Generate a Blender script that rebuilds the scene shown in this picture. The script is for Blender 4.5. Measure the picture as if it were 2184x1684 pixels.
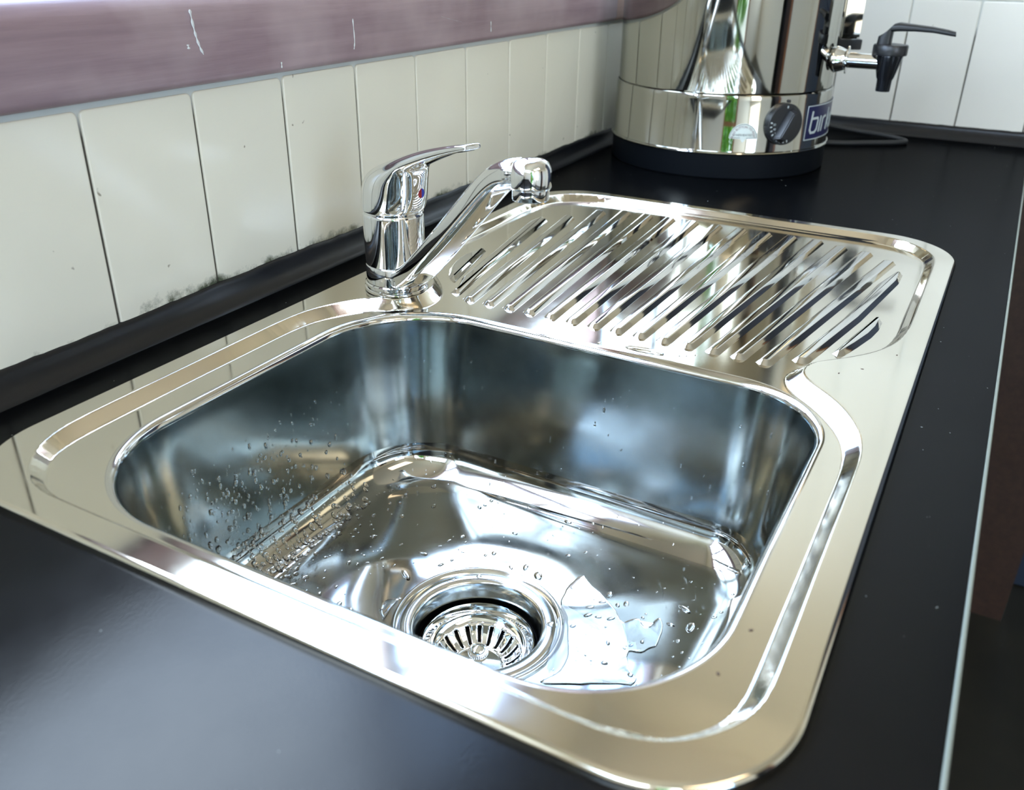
import bpy, bmesh, math, random
import numpy as np
from mathutils import Vector, Matrix
from mathutils.bvhtree import BVHTree
PI = math.pi
random.seed(7)
rng = np.random.default_rng(7)
sc = bpy.context.scene
for o in list(bpy.data.objects): bpy.data.objects.remove(o)

# ------------------------------------------------------------------ camera
cam_d = bpy.data.cameras.new('camera'); cam = bpy.data.objects.new('camera', cam_d); sc.collection.objects.link(cam)
cam.location = (-0.2149451, -0.01500077, 0.27139254)
cam.rotation_euler = (math.radians(62.92424659), math.radians(-0.71809141), math.radians(-61.15209882))
cam_d.sensor_fit = 'HORIZONTAL'; cam_d.sensor_width = 36.0; cam_d.lens = 1881.5488693 / 2184 * 36
cam_d.clip_start = 0.01; cam_d.clip_end = 200
cam_d.dof.use_dof = True; cam_d.dof.focus_distance = 0.72; cam_d.dof.aperture_fstop = 9.0
sc.camera = cam

# ------------------------------------------------------------------ world (cloudy daylight, seen through the windows)
SKY_STRENGTH = 18.5
world = bpy.data.worlds.new('sky'); sc.world = world; world.use_nodes = True
nt = world.node_tree; nt.nodes.clear()
def N(nt, t, **kw):
    n = nt.nodes.new(t)
    for k, v in kw.items(): setattr(n, k, v)
    return n
out = N(nt, 'ShaderNodeOutputWorld'); bg = N(nt, 'ShaderNodeBackground'); tc = N(nt, 'ShaderNodeTexCoord')
nz = N(nt, 'ShaderNodeTexNoise'); nz.inputs['Scale'].default_value = 2.2; nz.inputs['Detail'].default_value = 5
cr = N(nt, 'ShaderNodeValToRGB'); cr.color_ramp.elements[0].position = 0.40; cr.color_ramp.elements[1].position = 0.56
cr.color_ramp.elements[0].color = (0.24, 0.44, 0.80, 1); cr.color_ramp.elements[1].color = (0.70, 0.84, 1.0, 1)
sep = N(nt, 'ShaderNodeSeparateXYZ')
gr = N(nt, 'ShaderNodeValToRGB')
e = gr.color_ramp.elements; e[0].position = 0.47; e[0].color = (0.48, 0.35, 0.22, 1); e[1].position = 0.53; e[1].color = (1, 1, 1, 1)
mr = N(nt, 'ShaderNodeMapRange'); mr.inputs['From Min'].default_value = -1; mr.inputs['From Max'].default_value = 1
mx = N(nt, 'ShaderNodeMixRGB'); mx.blend_type = 'MULTIPLY'; mx.inputs[0].default_value = 1
L = nt.links.new
L(tc.outputs['Generated'], nz.inputs['Vector']); L(nz.outputs['Fac'], cr.inputs[0]); L(tc.outputs['Generated'], sep.inputs[0])
L(sep.outputs['Z'], mr.inputs['Value']); L(mr.outputs[0], gr.inputs[0]); L(cr.outputs[0], mx.inputs[1]); L(gr.outputs[0], mx.inputs[2])
L(mx.outputs[0], bg.inputs['Color']); bg.inputs['Strength'].default_value = SKY_STRENGTH; L(bg.outputs[0], out.inputs[0])
# portals that guide the daylight through the modelled openings
def portal(loc, rot, sx, sy):
    d = bpy.data.lights.new('daylight_portal', 'AREA'); d.shape = 'RECTANGLE'; d.size = sx; d.size_y = sy
    d.cycles.is_portal = True
    o = bpy.data.objects.new('daylight_portal', d); sc.collection.objects.link(o); o.location = loc; o.rotation_euler = rot
    return o
WX0, WX1, WZ0, WZ1 = -0.95, 1.30, 0.262, 1.12        # window over the sill
LY0, LY1, LZ0, LZ1 = -1.50, -0.70, -0.88, 1.25       # glazed door opening, left wall
BX0, BX1, BZ0, BZ1 = -1.65, -0.85, -0.30, 1.35         # window in the wall opposite
HY0, HY1, HZ0, HZ1 = -0.60, 0.50, 0.82, 1.44           # unseen high opening, left wall, added to brighten the right wall
XL, YB, ZF, ZC = -1.7, -2.5, -0.9, 1.55
portal(((WX0+WX1)/2, 0.62, (WZ0+WZ1)/2), (-PI/2, 0, 0), WX1-WX0, WZ1-WZ0)
portal((XL, (LY0+LY1)/2, (LZ0+LZ1)/2), (0, -PI/2, 0), LZ1-LZ0, LY1-LY0)
portal((XL, (HY0+HY1)/2, (HZ0+HZ1)/2), (0, -PI/2, 0), HZ1-HZ0, HY1-HY0)
portal(((BX0+BX1)/2, YB, (BZ0+BZ1)/2), (PI/2, 0, 0), BX1-BX0, BZ1-BZ0)

# warm fill light added under the ceiling to brighten the room
ld = bpy.data.lights.new('warm_fill_light', 'AREA'); ld.shape = 'RECTANGLE'; ld.size = 1.2; ld.size_y = 0.6; ld.energy = 15; ld.color = (1.0, 0.80, 0.56)
lo_ = bpy.data.objects.new('warm_fill_light', ld); sc.collection.objects.link(lo_); lo_.location = (-0.4, -1.25, 1.50)

vs = sc.view_settings
vs.view_transform = 'Standard'; vs.look = 'None'; vs.gamma = 1; vs.use_curve_mapping = False; vs.exposure = -0.10
sc.display_settings.display_device = 'sRGB'

# ------------------------------------------------------------------ materials
def mat(name, col=(0.5, 0.5, 0.5), rough=0.5, metal=0.0, **kw):
    m = bpy.data.materials.new(name); m.use_nodes = True
    b = m.node_tree.nodes['Principled BSDF']
    b.inputs['Base Color'].default_value = (*col, 1); b.inputs['Roughness'].default_value = rough; b.inputs['Metallic'].default_value = metal
    for k, v in kw.items(): b.inputs[k].default_value = v
    return m
def bsdf(m): return m.node_tree.nodes['Principled BSDF']
def coords(nt, scale=(1, 1, 1), kind='Object'):
    t = N(nt, 'ShaderNodeTexCoord'); mp = N(nt, 'ShaderNodeMapping'); mp.inputs['Scale'].default_value = scale
    nt.links.new(t.outputs[kind], mp.inputs['Vector']); return mp.outputs[0]
def noise(nt, vec, scale, detail=3, rough=0.5):
    n = N(nt, 'ShaderNodeTexNoise'); n.inputs['Scale'].default_value = scale; n.inputs['Detail'].default_value = detail; n.inputs['Roughness'].default_value = rough
    nt.links.new(vec, n.inputs['Vector']); return n.outputs['Fac']
def ramp(nt, fac, stops):
    r = N(nt, 'ShaderNodeValToRGB'); el = r.color_ramp.elements
    while len(el) > 1: el.remove(el[-1])
    el[0].position = stops[0][0]; el[0].color = (*stops[0][1], 1)
    for p, c in stops[1:]:
        x = el.new(p); x.color = (*c, 1)
    nt.links.new(fac, r.inputs[0]); return r.outputs[0]
def bump(nt, fac, strength, dist, b, prev=None):
    n = N(nt, 'ShaderNodeBump'); n.inputs['Strength'].default_value = strength; n.inputs['Distance'].default_value = dist
    nt.links.new(fac, n.inputs['Height'])
    if prev is not None: nt.links.new(prev, n.inputs['Normal'])
    nt.links.new(n.outputs[0], b.inputs['Normal']); return n.outputs[0]
def mrange(nt, v, a, b, c, d):
    n = N(nt, 'ShaderNodeMapRange'); n.inputs[1].default_value = a; n.inputs[2].default_value = b; n.inputs[3].default_value = c; n.inputs[4].default_value = d
    nt.links.new(v, n.inputs[0]); return n.outputs[0]
def mixc(nt, fac, a, b, mode='MIX'):
    n = N(nt, 'ShaderNodeMixRGB'); n.blend_type = mode
    for i, x in ((0, fac), (1, a), (2, b)):
        if isinstance(x, (int, float)): n.inputs[i].default_value = x
        elif isinstance(x, tuple): n.inputs[i].default_value = (*x, 1)
        else: nt.links.new(x, n.inputs[i])
    return n.outputs[0]

def steel(name, col, r0, r1, wav=0.0, wscale=9, grain=0.0, gscale=(4, 400, 400)):
    m = mat(name, col, r0, 1.0); t = m.node_tree; b = bsdf(m); v = coords(t)
    f = noise(t, v, 14, 4, 0.6); t.links.new(mrange(t, f, 0.35, 0.7, r0, r1), b.inputs['Roughness'])
    p = None
    if wav: p = bump(t, noise(t, v, wscale, 1.5), 1.0, wav, b)
    if grain:
        g = noise(t, coords(t, gscale), 1.0, 2)
        bump(t, g, 1.0, grain, b, p)
    return m
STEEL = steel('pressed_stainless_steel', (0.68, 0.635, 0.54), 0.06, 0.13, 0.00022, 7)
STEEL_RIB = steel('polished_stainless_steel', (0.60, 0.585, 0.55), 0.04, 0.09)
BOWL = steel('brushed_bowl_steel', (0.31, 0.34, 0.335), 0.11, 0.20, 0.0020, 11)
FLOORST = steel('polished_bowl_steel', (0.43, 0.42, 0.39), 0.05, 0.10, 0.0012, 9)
FLANGE = mat('satin_drain_steel', (0.62, 0.62, 0.62), 0.12, 1.0)
CHROME = mat('chrome', (0.78, 0.79, 0.80), 0.035, 1.0)
URNST = steel('urn_stainless_steel', (0.40, 0.395, 0.355), 0.03, 0.07, 0.0004, 6)
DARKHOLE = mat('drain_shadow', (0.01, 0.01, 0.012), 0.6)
BLACKP = mat('black_plastic', (0.012, 0.013, 0.015), 0.35)
URNBASE = mat('urn_base_plastic', (0.003, 0.0042, 0.006), 0.5); bsdf(URNBASE).inputs['Specular IOR Level'].default_value = 0.08
BLACKR = mat('black_rubber', (0.008, 0.009, 0.010), 0.55)
WATER = mat('water', (1, 1, 1), 0.0, 0.0, IOR=1.33); bsdf(WATER).inputs['Transmission Weight'].default_value = 1.0
RED = mat('red_plastic', (0.25, 0.01, 0.012), 0.25)
BLUEM = mat('blue_plastic', (0.02, 0.03, 0.25), 0.25)

# laminate worktop
LAM = mat('black_laminate', (0.010, 0.011, 0.012), 0.22); t = LAM.node_tree; b = bsdf(LAM); v = coords(t)
sp = noise(t, v, 260, 1); spk = ramp(t, sp, [(0.0, (0, 0, 0)), (0.80, (0, 0, 0)), (0.83, (1, 1, 1))])
t.links.new(mixc(t, spk, mixc(t, noise(t, v, 6, 4), (0.0009, 0.0012, 0.0018), (0.0022, 0.0025, 0.0029)), (0.16, 0.17, 0.16)), b.inputs['Base Color'])
t.links.new(mrange(t, noise(t, v, 7, 5, 0.65), 0.3, 0.7, 0.17, 0.27), b.inputs['Roughness'])
bump(t, noise(t, v, 900, 2), 0.5, 0.00008, b)
nrm_ = b.inputs['Normal'].links[0].from_socket
def matte_gloss(m, f0, f1):
    """dull laminate: diffuse body under a weak glossy coat that strengthens only a little at grazing angles"""
    t = m.node_tree; b = bsdf(m); df = N(t, 'ShaderNodeBsdfDiffuse'); gl = N(t, 'ShaderNodeBsdfGlossy'); mxs = N(t, 'ShaderNodeMixShader'); lw = N(t, 'ShaderNodeLayerWeight'); lw.inputs['Blend'].default_value = 0.5
    for src, dst in (('Base Color', df.inputs['Color']), ('Roughness', gl.inputs['Roughness'])):
        if b.inputs[src].links: t.links.new(b.inputs[src].links[0].from_socket, dst)
        else: dst.default_value = b.inputs[src].default_value
    if b.inputs['Normal'].links:
        for n_ in (df, gl): t.links.new(b.inputs['Normal'].links[0].from_socket, n_.inputs['Normal'])
    t.links.new(mrange(t, lw.outputs['Facing'], 0, 1, f0, f1), mxs.inputs[0]); t.links.new(df.outputs[0], mxs.inputs[1]); t.links.new(gl.outputs[0], mxs.inputs[2])
    t.links.new(mxs.outputs[0], t.nodes['Material Output'].inputs['Surface'])
matte_gloss(LAM, 0.022, 0.048)
EDGE = mat('pale_edge_strip', (0.16, 0.175, 0.145), 0.4)
COVE = mat('black_cove_strip', (0.0035, 0.0042, 0.006), 0.32); t = COVE.node_tree; bump(t, noise(t, coords(t), 40, 2), 1.0, 0.0004, bsdf(COVE)); matte_gloss(COVE, 0.03, 0.10)

# glazed tile with grime along its lower edge
def tile_mat(name, col, grime_z0, grime_z1):
    m = mat(name, col, 0.22); t = m.node_tree; b = bsdf(m)
    g = N(t, 'ShaderNodeNewGeometry'); s = N(t, 'ShaderNodeSeparateXYZ'); t.links.new(g.outputs['Position'], s.inputs[0])
    h = mrange(t, s.outputs['Z'], grime_z0, grime_z1, 1, 0)
    mpp = N(t, 'ShaderNodeMapping'); t.links.new(g.outputs['Position'], mpp.inputs['Vector'])
    n1 = noise(t, mpp.outputs[0], 45, 6, 0.7); n2 = noise(t, mpp.outputs[0], 9, 3)
    mu = N(t, 'ShaderNodeMath'); mu.operation = 'MULTIPLY'; t.links.new(h, mu.inputs[0]); t.links.new(n1, mu.inputs[1])
    mu2 = N(t, 'ShaderNodeMath'); mu2.operation = 'MULTIPLY'; t.links.new(mu.outputs[0], mu2.inputs[0]); t.links.new(n2, mu2.inputs[1])
    f = ramp(t, mu2.outputs[0], [(0.0, (0, 0, 0)), (0.19, (0, 0, 0)), (0.30, (1, 1, 1))])
    tint = mixc(t, noise(t, mpp.outputs[0], 5, 4), tuple(c*0.93 for c in col), tuple(min(1, c*1.05) for c in col))
    spk = ramp(t, noise(t, mpp.outputs[0], 120, 1), [(0.0, (0, 0, 0)), (0.80, (0, 0, 0)), (0.84, (1, 1, 1))])
    c1 = mixc(t, spk, tint, (0.25, 0.22, 0.16)); c2 = mixc(t, f, c1, (0.07, 0.08, 0.05))
    t.links.new(c2, b.inputs['Base Color'])
    bump(t, noise(t, mpp.outputs[0], 22, 2), 0.5, 0.0008, b)
    return m
TILE = tile_mat('cream_glazed_tile', (0.68, 0.645, 0.525), 0.012, 0.040)
TILE_R = tile_mat('white_glazed_tile', (0.65, 0.62, 0.545), 0.010, 0.020)
GROUT = mat('grey_grout', (0.30, 0.29, 0.25), 0.8); t = GROUT.node_tree
g = N(t, 'ShaderNodeNewGeometry'); s = N(t, 'ShaderNodeSeparateXYZ'); t.links.new(g.outputs['Position'], s.inputs[0])
t.links.new(mixc(t, mrange(t, s.outputs['Z'], 0.150, 0.166, 0, 1), mixc(t, noise(t, g.outputs['Position'], 60, 4), (0.09, 0.075, 0.055), (0.035, 0.035, 0.028)), (0.50, 0.51, 0.47)), bsdf(GROUT).inputs['Base Color'])

def wood(name, dark, light, rough=0.38, pal=None):
    m = mat(name, dark, rough); t = m.node_tree; b = bsdf(m)
    v = coords(t, (3, 60, 60)); f = noise(t, v, 1.5, 6, 0.65)
    v2 = coords(t, (1, 1, 1)); f2 = noise(t, v2, 6, 4, 0.6)
    c = mixc(t, ramp(t, f, [(0.35, (0, 0, 0)), (0.65, (1, 1, 1))]), dark, light)
    if pal: c = mixc(t, ramp(t, f2, [(0.45, (0, 0, 0)), (0.72, (0.75,)*3)]), c, pal)
    t.links.new(c, b.inputs['Base Color']); bump(t, f, 0.5, 0.0006, b)
    t.links.new(mrange(t, f2, 0.3, 0.7, rough-0.08, rough+0.12), b.inputs['Roughness'])
    return m
SILLW = wood('faded_red_brown_wood', (0.215, 0.145, 0.16), (0.30, 0.21, 0.22), 0.38, (0.42, 0.33, 0.33))
SILLP = wood('pale_red_brown_wood', (0.36, 0.22, 0.18), (0.42, 0.27, 0.22), 0.45)
TIMBER = wood('orange_brown_timber', (0.22, 0.085, 0.035), (0.34, 0.15, 0.07), 0.45)
DKTIMBER = wood('dark_brown_timber', (0.028, 0.013, 0.009), (0.045, 0.022, 0.014), 0.5)
WALLP = mat('cream_wall_paint', (0.82, 0.77, 0.66), 0.6)
CEIL = mat('ceiling_paint', (0.84, 0.80, 0.72), 0.7)
FLOORM = mat('dark_floor', (0.020, 0.021, 0.017), 0.35); t = FLOORM.node_tree
t.links.new(mixc(t, noise(t, coords(t), 12, 5), (0.010, 0.011, 0.009), (0.030, 0.029, 0.022)), bsdf(FLOORM).inputs['Base Color'])
NAVY = mat('navy_door_paint', (0.012, 0.022, 0.045), 0.45)
DARKROOM = mat('dark_passage', (0.015, 0.014, 0.014), 0.6)
CAB = mat('dark_cabinet_board', (0.03, 0.028, 0.026), 0.5)
PAINTW = mat('old_white_paint', (0.62, 0.63, 0.62), 0.6)
PAPER = mat('label_paper', (0.55, 0.60, 0.56), 0.45)
LBLUE = mat('dark_blue_enamel', (0.012, 0.014, 0.065), 0.3)
LPALE = mat('pale_grey_print', (0.46, 0.52, 0.53), 0.4)
INKR = mat('dark_red_ink', (0.12, 0.02, 0.03), 0.5)
INKB = mat('black_ink', (0.02, 0.025, 0.03), 0.5)
LEAF = mat('leaf_green', (0.16, 0.42, 0.04), 0.45); bsdf(LEAF).inputs['Transmission Weight'].default_value = 0.0
LEAF2 = mat('leaf_dark_green', (0.05, 0.16, 0.02), 0.5)
GROUNDM = mat('garden_ground', (0.30, 0.28, 0.22), 0.9)

# ------------------------------------------------------------------ mesh helpers
def tag(o, label=None, cat=None, group=None, kind=None):
    if label: o['label'] = label
    if cat: o['category'] = cat
    if group: o['group'] = group
    if kind: o['kind'] = kind
    return o
def link(name, me, parent=None, loc=None):
    o = bpy.data.objects.new(name, me); sc.collection.objects.link(o)
    if parent: o.parent = parent
    if loc is not None: o.location = loc
    return o
def mesh_np(name, V, F, m, parent=None, smooth=True, normals=None):
    me = bpy.data.meshes.new(name); me.from_pydata([tuple(map(float, p)) for p in V] if not isinstance(V, np.ndarray) else V.tolist(), [], F)
    if smooth: me.polygons.foreach_set('use_smooth', [True]*len(me.polygons))
    for x in (m if isinstance(m, (list, tuple)) else [m]): me.materials.append(x)
    me.update()
    if normals is not None: me.normals_split_custom_set_from_vertices(normals.tolist())
    return link(name, me, parent)
def bm_obj(name, bm, m, parent=None, smooth=False, auto=None):
    me = bpy.data.meshes.new(name); bmesh.ops.recalc_face_normals(bm, faces=bm.faces); bm.to_mesh(me); bm.free()
    me.materials.append(m)
    if smooth: me.polygons.foreach_set('use_smooth', [True]*len(me.polygons))
    if auto: me.set_sharp_from_angle(angle=math.radians(auto))
    return link(name, me, parent)
def box(name, lo, hi, m, parent=None, bev=0.0, seg=2):
    bm = bmesh.new(); bmesh.ops.create_cube(bm, size=1)
    lo, hi = Vector(lo), Vector(hi); c = (lo+hi)/2; d = hi-lo
    for v in bm.verts: v.co = Vector((c.x+v.co.x*d.x, c.y+v.co.y*d.y, c.z+v.co.z*d.z))
    if bev: bmesh.ops.bevel(bm, geom=list(bm.edges), offset=bev, segments=seg, affect='EDGES', profile=0.6)
    return bm_obj(name, bm, m, parent, smooth=bool(bev), auto=40 if bev else None)
def lathe(name, prof, m, parent=None, c=(0, 0), n=96, auto=35, az0=0.0, az1=2*PI):
    """profile (r, z) revolved about a vertical axis"""
    full = abs(az1-az0-2*PI) < 1e-6; k = n if full else n+1
    V = []; F = []
    for r, z in prof:
        for i in range(k):
            a = az0+(az1-az0)*i/n; V.append((c[0]+r*math.cos(a), c[1]+r*math.sin(a), z))
    for j in range(len(prof)-1):
        for i in range(n):
            a, b2 = j*k+i, j*k+(i+1) % k; F.append((a, b2, b2+k, a+k))
    o = mesh_np(name, V, F, m, parent)
    bm = bmesh.new(); bm.from_mesh(o.data); bmesh.ops.remove_doubles(bm, verts=bm.verts, dist=1e-6); bmesh.ops.recalc_face_normals(bm, faces=bm.faces); bm.to_mesh(o.data); bm.free()
    o.data.polygons.foreach_set('use_smooth', [True]*len(o.data.polygons))
    if auto: o.data.set_sharp_from_angle(angle=math.radians(auto))
    return o
def cr_spline(P, n, closed=False):
    P = np.array(P, float); out = []
    k = len(P)
    for i in range(k if closed else k-1):
        if closed: p0, p1, p2, p3 = P[(i-1) % k], P[i], P[(i+1) % k], P[(i+2) % k]
        else: p0, p1, p2, p3 = P[max(i-1, 0)], P[i], P[i+1], P[min(i+2, k-1)]
        for j in range(n):
            t = j/n; out.append(0.5*((2*p1)+(-p0+p2)*t+(2*p0-5*p1+4*p2-p3)*t*t+(-p0+3*p1-3*p2+p3)*t**3))
    if not closed: out.append(P[-1])
    return np.array(out)
def tube(name, path, rad, m, parent=None, n=16, caps=True, spl=8):
    P = cr_spline(path, spl) if spl else np.array(path, float)
    R_ = np.full(len(P), rad) if np.isscalar(rad) else np.interp(np.linspace(0, 1, len(P)), np.linspace(0, 1, len(rad)), rad)
    V = []; F = []; up = None
    for i, p in enumerate(P):
        tg = Vector(P[min(i+1, len(P)-1)]-P[max(i-1, 0)]).normalized()
        if up is None: up = tg.orthogonal().normalized()
        up = (up-tg*up.dot(tg)).normalized(); sd = tg.cross(up)
        for k in range(n):
            a = 2*PI*k/n; V.append(Vector(p)+(up*math.cos(a)+sd*math.sin(a))*R_[i])
    for i in range(len(P)-1):
        for k in range(n): a = i*n+k; b2 = i*n+(k+1) % n; F.append((a, b2, b2+n, a+n))
    if caps: F.append(tuple(range(n))[::-1]); F.append(tuple(range((len(P)-1)*n, len(P)*n)))
    o = mesh_np(name, V, F, m, parent); o.data.set_sharp_from_angle(angle=math.radians(50)); return o

# ------------------------------------------------------------------ contours of the sink (metres)
def rrect(x0, y0, x1, y1, R, nc=24, ns=36):
    """rounded rectangle, counter-clockwise; R = radii at (x0y0, x1y0, x1y1, x0y1)"""
    cs = [(x0+R[0], y0+R[0], PI), (x1-R[1], y0+R[1], 1.5*PI), (x1-R[2], y1-R[2], 0), (x0+R[3], y1-R[3], .5*PI)]
    out = []
    for i in range(4):
        cx, cy, a0 = cs[i]
        arc = [(cx+R[i]*math.cos(a0+PI/2*k/nc), cy+R[i]*math.sin(a0+PI/2*k/nc)) for k in range(nc+1)]
        out += arc
        nx, ny, na = cs[(i+1) % 4]; r2 = R[(i+1) % 4]
        s = arc[-1]; e2 = (nx+r2*math.cos(na), ny+r2*math.sin(na))
        out += [(s[0]+(e2[0]-s[0])*k/ns, s[1]+(e2[1]-s[1])*k/ns) for k in range(1, ns)]
    return np.array(out)
W_, D_ = 0.791, 0.480
OUT_R = (0.065, 0.075, 0.075, 0.065)
RIM = (0.0365, 0.048, 0.368, 0.4245); RIM_R = (0.076, 0.068, 0.086, 0.086)
def outer_c(ins): return rrect(ins, ins, W_-ins, D_-ins, [r-ins for r in OUT_R])
def rim_c(ins): return rrect(RIM[0]+ins, RIM[1]+ins, RIM[2]-ins, RIM[3]-ins, [max(0.012, r-ins) for r in RIM_R])
COUT = [(18.5,390),(18.5,300),(18.5,200),(18.5,120),(18.5,75),(21,60),(26.7,46),(36,34.5),(48,25),(60,19.8),(75,17.4),(110,17),(160,17),(220,17),(265,17),(287,17.4),(308,20.3),(328,26.8),(348,38),(364,52),(376.4,65.5),(385.6,72.5),(395,75),(405,73.6),(415,67.5),(432,51.5),(453,35.5),(480,24),(515,18.8),(560,18),(640,18),(700,18.3),(731,22),(753,34.5),(771,56),(778,85),(778,130),(777,220),(777,320),(776,385),(773,415),(762,440),(744,455),(715,461.5),(668,463.5),(600,463.5),(545,463.3),(505,461),(475,455),(452,444),(437,431),(426,419),(416,410.5),(404,404),(390,401),(376,403.5),(366,413),(357,428),(345,441),(325,453),(299,460.5),(268,463.3),(223,463.3),(150,463),(92,462.3),(68,459.5),(50.5,452.5),(34,439),(24,424),(19.5,408)]
CIN = [(26,390),(26,300),(26,200),(26,120),(26.5,80),(29,65),(32,51),(40,40.5),(51,32.5),(63,28.5),(80,27),(115,27),(160,27),(220,27),(262,27),(282,28),(299,31),(316,37.5),(332,47.5),(349,61.5),(361,74),(373,82.5),(387,86.5),(399,85),(411,79.5),(428,67),(446,52),(464,39.5),(486,30.5),(515,27),(560,27),(640,27),(698,27.3),(727,31),(747,43.5),(764,63),(769.5,92),(769.5,132),(769,220),(769,320),(768.5,375),(765,402),(752,424),(737,442.9),(714,453.5),(688,457.0),(640,457.5),(580,457.5),(528,457.0),(496,454.5),(474,449.0),(458,439.0),(444,425),(432,413),(420,402),(407,393.5),(394,387.5),(379,385),(367,387),(358.5,397),(348,410),(336,421.5),(318,433.9),(297,445.7),(272,449.3),(225,449.5),(150,449.0),(95,448.5),(66,446.4),(50,439.9),(37,427),(28.5,414)]
COUTc = cr_spline(np.array(COUT)/1000, 3, True); CINc = cr_spline(np.array(CIN)/1000, 3, True)
HR = 0.0072           # recess depth
def sdist(P, poly):
    x, y = P[:, 0], P[:, 1]; d2 = np.full(len(P), 1e9); ins = np.zeros(len(P), bool)
    for i in range(len(poly)):
        a = poly[i]; b = poly[(i+1) % len(poly)]; ab = b-a; px = x-a[0]; py = y-a[1]
        t = np.clip((px*ab[0]+py*ab[1])/(ab@ab+1e-18), 0, 1); d2 = np.minimum(d2, (px-ab[0]*t)**2+(py-ab[1]*t)**2)
        if abs(ab[1]) > 1e-12: ins ^= ((y < a[1]) != (y < b[1])) & (x < a[0]+(y-a[1])*ab[0]/ab[1])
    d = np.sqrt(d2); return np.where(ins, -d, d)
def deck_z(P):
    do = sdist(P, COUTc); di = sdist(P, CINc)
    t = np.where(di <= 0, 1.0, np.where(do >= 0, 0.0, np.abs(do)/(np.abs(do)+np.abs(di)+1e-9)))
    # mostly straight slope with rounded shoulders
    q = 0.16; s = np.where(t < q, t*t/(2*q), np.where(t > 1-q, (1-q)-(1-t)**2/(2*q), t-q/2))/(1-q)
    return -HR*s
sink = tag(link('kitchen_sink', None), 'stainless steel inset sink with one deep bowl and a ribbed drainer', 'sink')
# pressed deck as a fine height field with analytic normals
cell = 0.00115
nx = int((W_+0.01)/cell)+1; ny = int((D_+0.01)/cell)+1
X, Y = np.meshgrid(-0.005+np.arange(nx)*cell, -0.005+np.arange(ny)*cell, indexing='ij')
P = np.stack([X.ravel(), Y.ravel()], 1)
OC = outer_c(0.0035); RC = rim_c(-0.006)
def fval(P): return np.maximum(sdist(P, OC), -sdist(P, RC))
f = fval(P); near = (f > 0) & (f < 1.5*cell)
for it in range(2):
    Q = P[near]; f0 = fval(Q); hh = 1e-5
    gx = (fval(Q+[hh, 0])-f0)/hh; gy = (fval(Q+[0, hh])-f0)/hh; gl = gx*gx+gy*gy+1e-9
    P[near] = Q-np.stack([gx*f0/gl, gy*f0/gl], 1)
idx = np.arange(nx*ny).reshape(nx, ny)
quads = np.stack([idx[:-1, :-1].ravel(), idx[1:, :-1].ravel(), idx[1:, 1:].ravel(), idx[:-1, 1:].ravel()], 1)
fq = f[quads]; quads = quads[(fq.max(1) < 1.5*cell) & (fq.min(1) <= 0)]
used = np.unique(quads); remap = -np.ones(nx*ny, int); remap[used] = np.arange(len(used)); P = P[used]; quads = remap[quads]
z = deck_z(P); hh = 4e-4
zx = (deck_z(P+[hh, 0])-deck_z(P-[hh, 0]))/(2*hh); zy = (deck_z(P+[0, hh])-deck_z(P-[0, hh]))/(2*hh)
nrm = np.stack([-zx, -zy, np.ones(len(P))], 1); nrm /= np.linalg.norm(nrm, axis=1)[:, None]
deck = mesh_np('deck', np.column_stack([P, z]), quads.tolist(), STEEL, sink, True, nrm)
def loft(name, rings, m, parent, caps=False, flip=False):
    n = len(rings[0]); V = np.concatenate(rings); F = []
    for j in range(len(rings)-1):
        for i in range(n):
            a = j*n+i; b = j*n+(i+1) % n; q = (a, b, b+n, a+n); F.append(q[::-1] if flip else q)
    if caps: F.append(tuple(range((len(rings)-1)*n, len(rings)*n)))
    return mesh_np(name, V, F, m, parent)
def ring3(c2, z): return np.column_stack([c2, np.full(len(c2), z)])
rings = []
for k in range(9):
    a = PI/2*k/8; rings.append(ring3(outer_c(0.0036*(1-math.sin(a))), -0.0052*(1-math.cos(a))))
loft('rim_edge', rings, STEEL, sink, flip=True)
# bowl
BC = (0.2015, 0.2360); DR = 0.0600
rings = []
for k in range(9):                                  # rolled lip
    a = PI/2*k/8; rings.append(ring3(rim_c(-0.0062*(1-math.sin(a))), -HR-0.0062*(1-math.cos(a))))
loft('bowl_lip', rings, STEEL_RIB, sink)
rings = [ring3(rim_c(0.0), -HR-0.0062)]
for k in range(1, 15):                             # drafted walls
    u = k/14; rings.append(ring3(rim_c(0.0165*u**1.1), -0.0112-(0.122-0.0112)*u))
ins0, zz0, FR, FH = 0.0165, -0.122, 0.030, 0.0285
for k in range(1, 11):                             # fillet to the floor
    a = PI/2*k/10; rings.append(ring3(rim_c(ins0+FR*(1-math.cos(a))), zz0-FH*math.sin(a)))
wall_rings = rings
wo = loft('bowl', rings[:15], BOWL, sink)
wf = rings[14:]
fc = rim_c(ins0+FR); ang = np.arctan2(fc[:, 1]-BC[1], fc[:, 0]-BC[0])
circ = np.stack([BC[0]+DR*np.cos(ang), BC[1]+DR*np.sin(ang)], 1)
for k in range(1, 15):
    u = k/14; c2 = fc*(1-u)+circ*u; wf.append(ring3(c2, -0.1505-0.0095*(u**1.3)))
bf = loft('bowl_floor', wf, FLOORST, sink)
allr = rings[:15]+wf[1:]
bvh_V = np.concatenate(allr); nn = len(allr[0]); bvh_F = []
for j in range(len(allr)-1):
    for i in range(nn): a = j*nn+i; b = j*nn+(i+1) % nn; bvh_F.append((a, b, b+nn, a+nn))
BVH = BVHTree.FromPolygons([Vector(p) for p in bvh_V], bvh_F)
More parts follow.
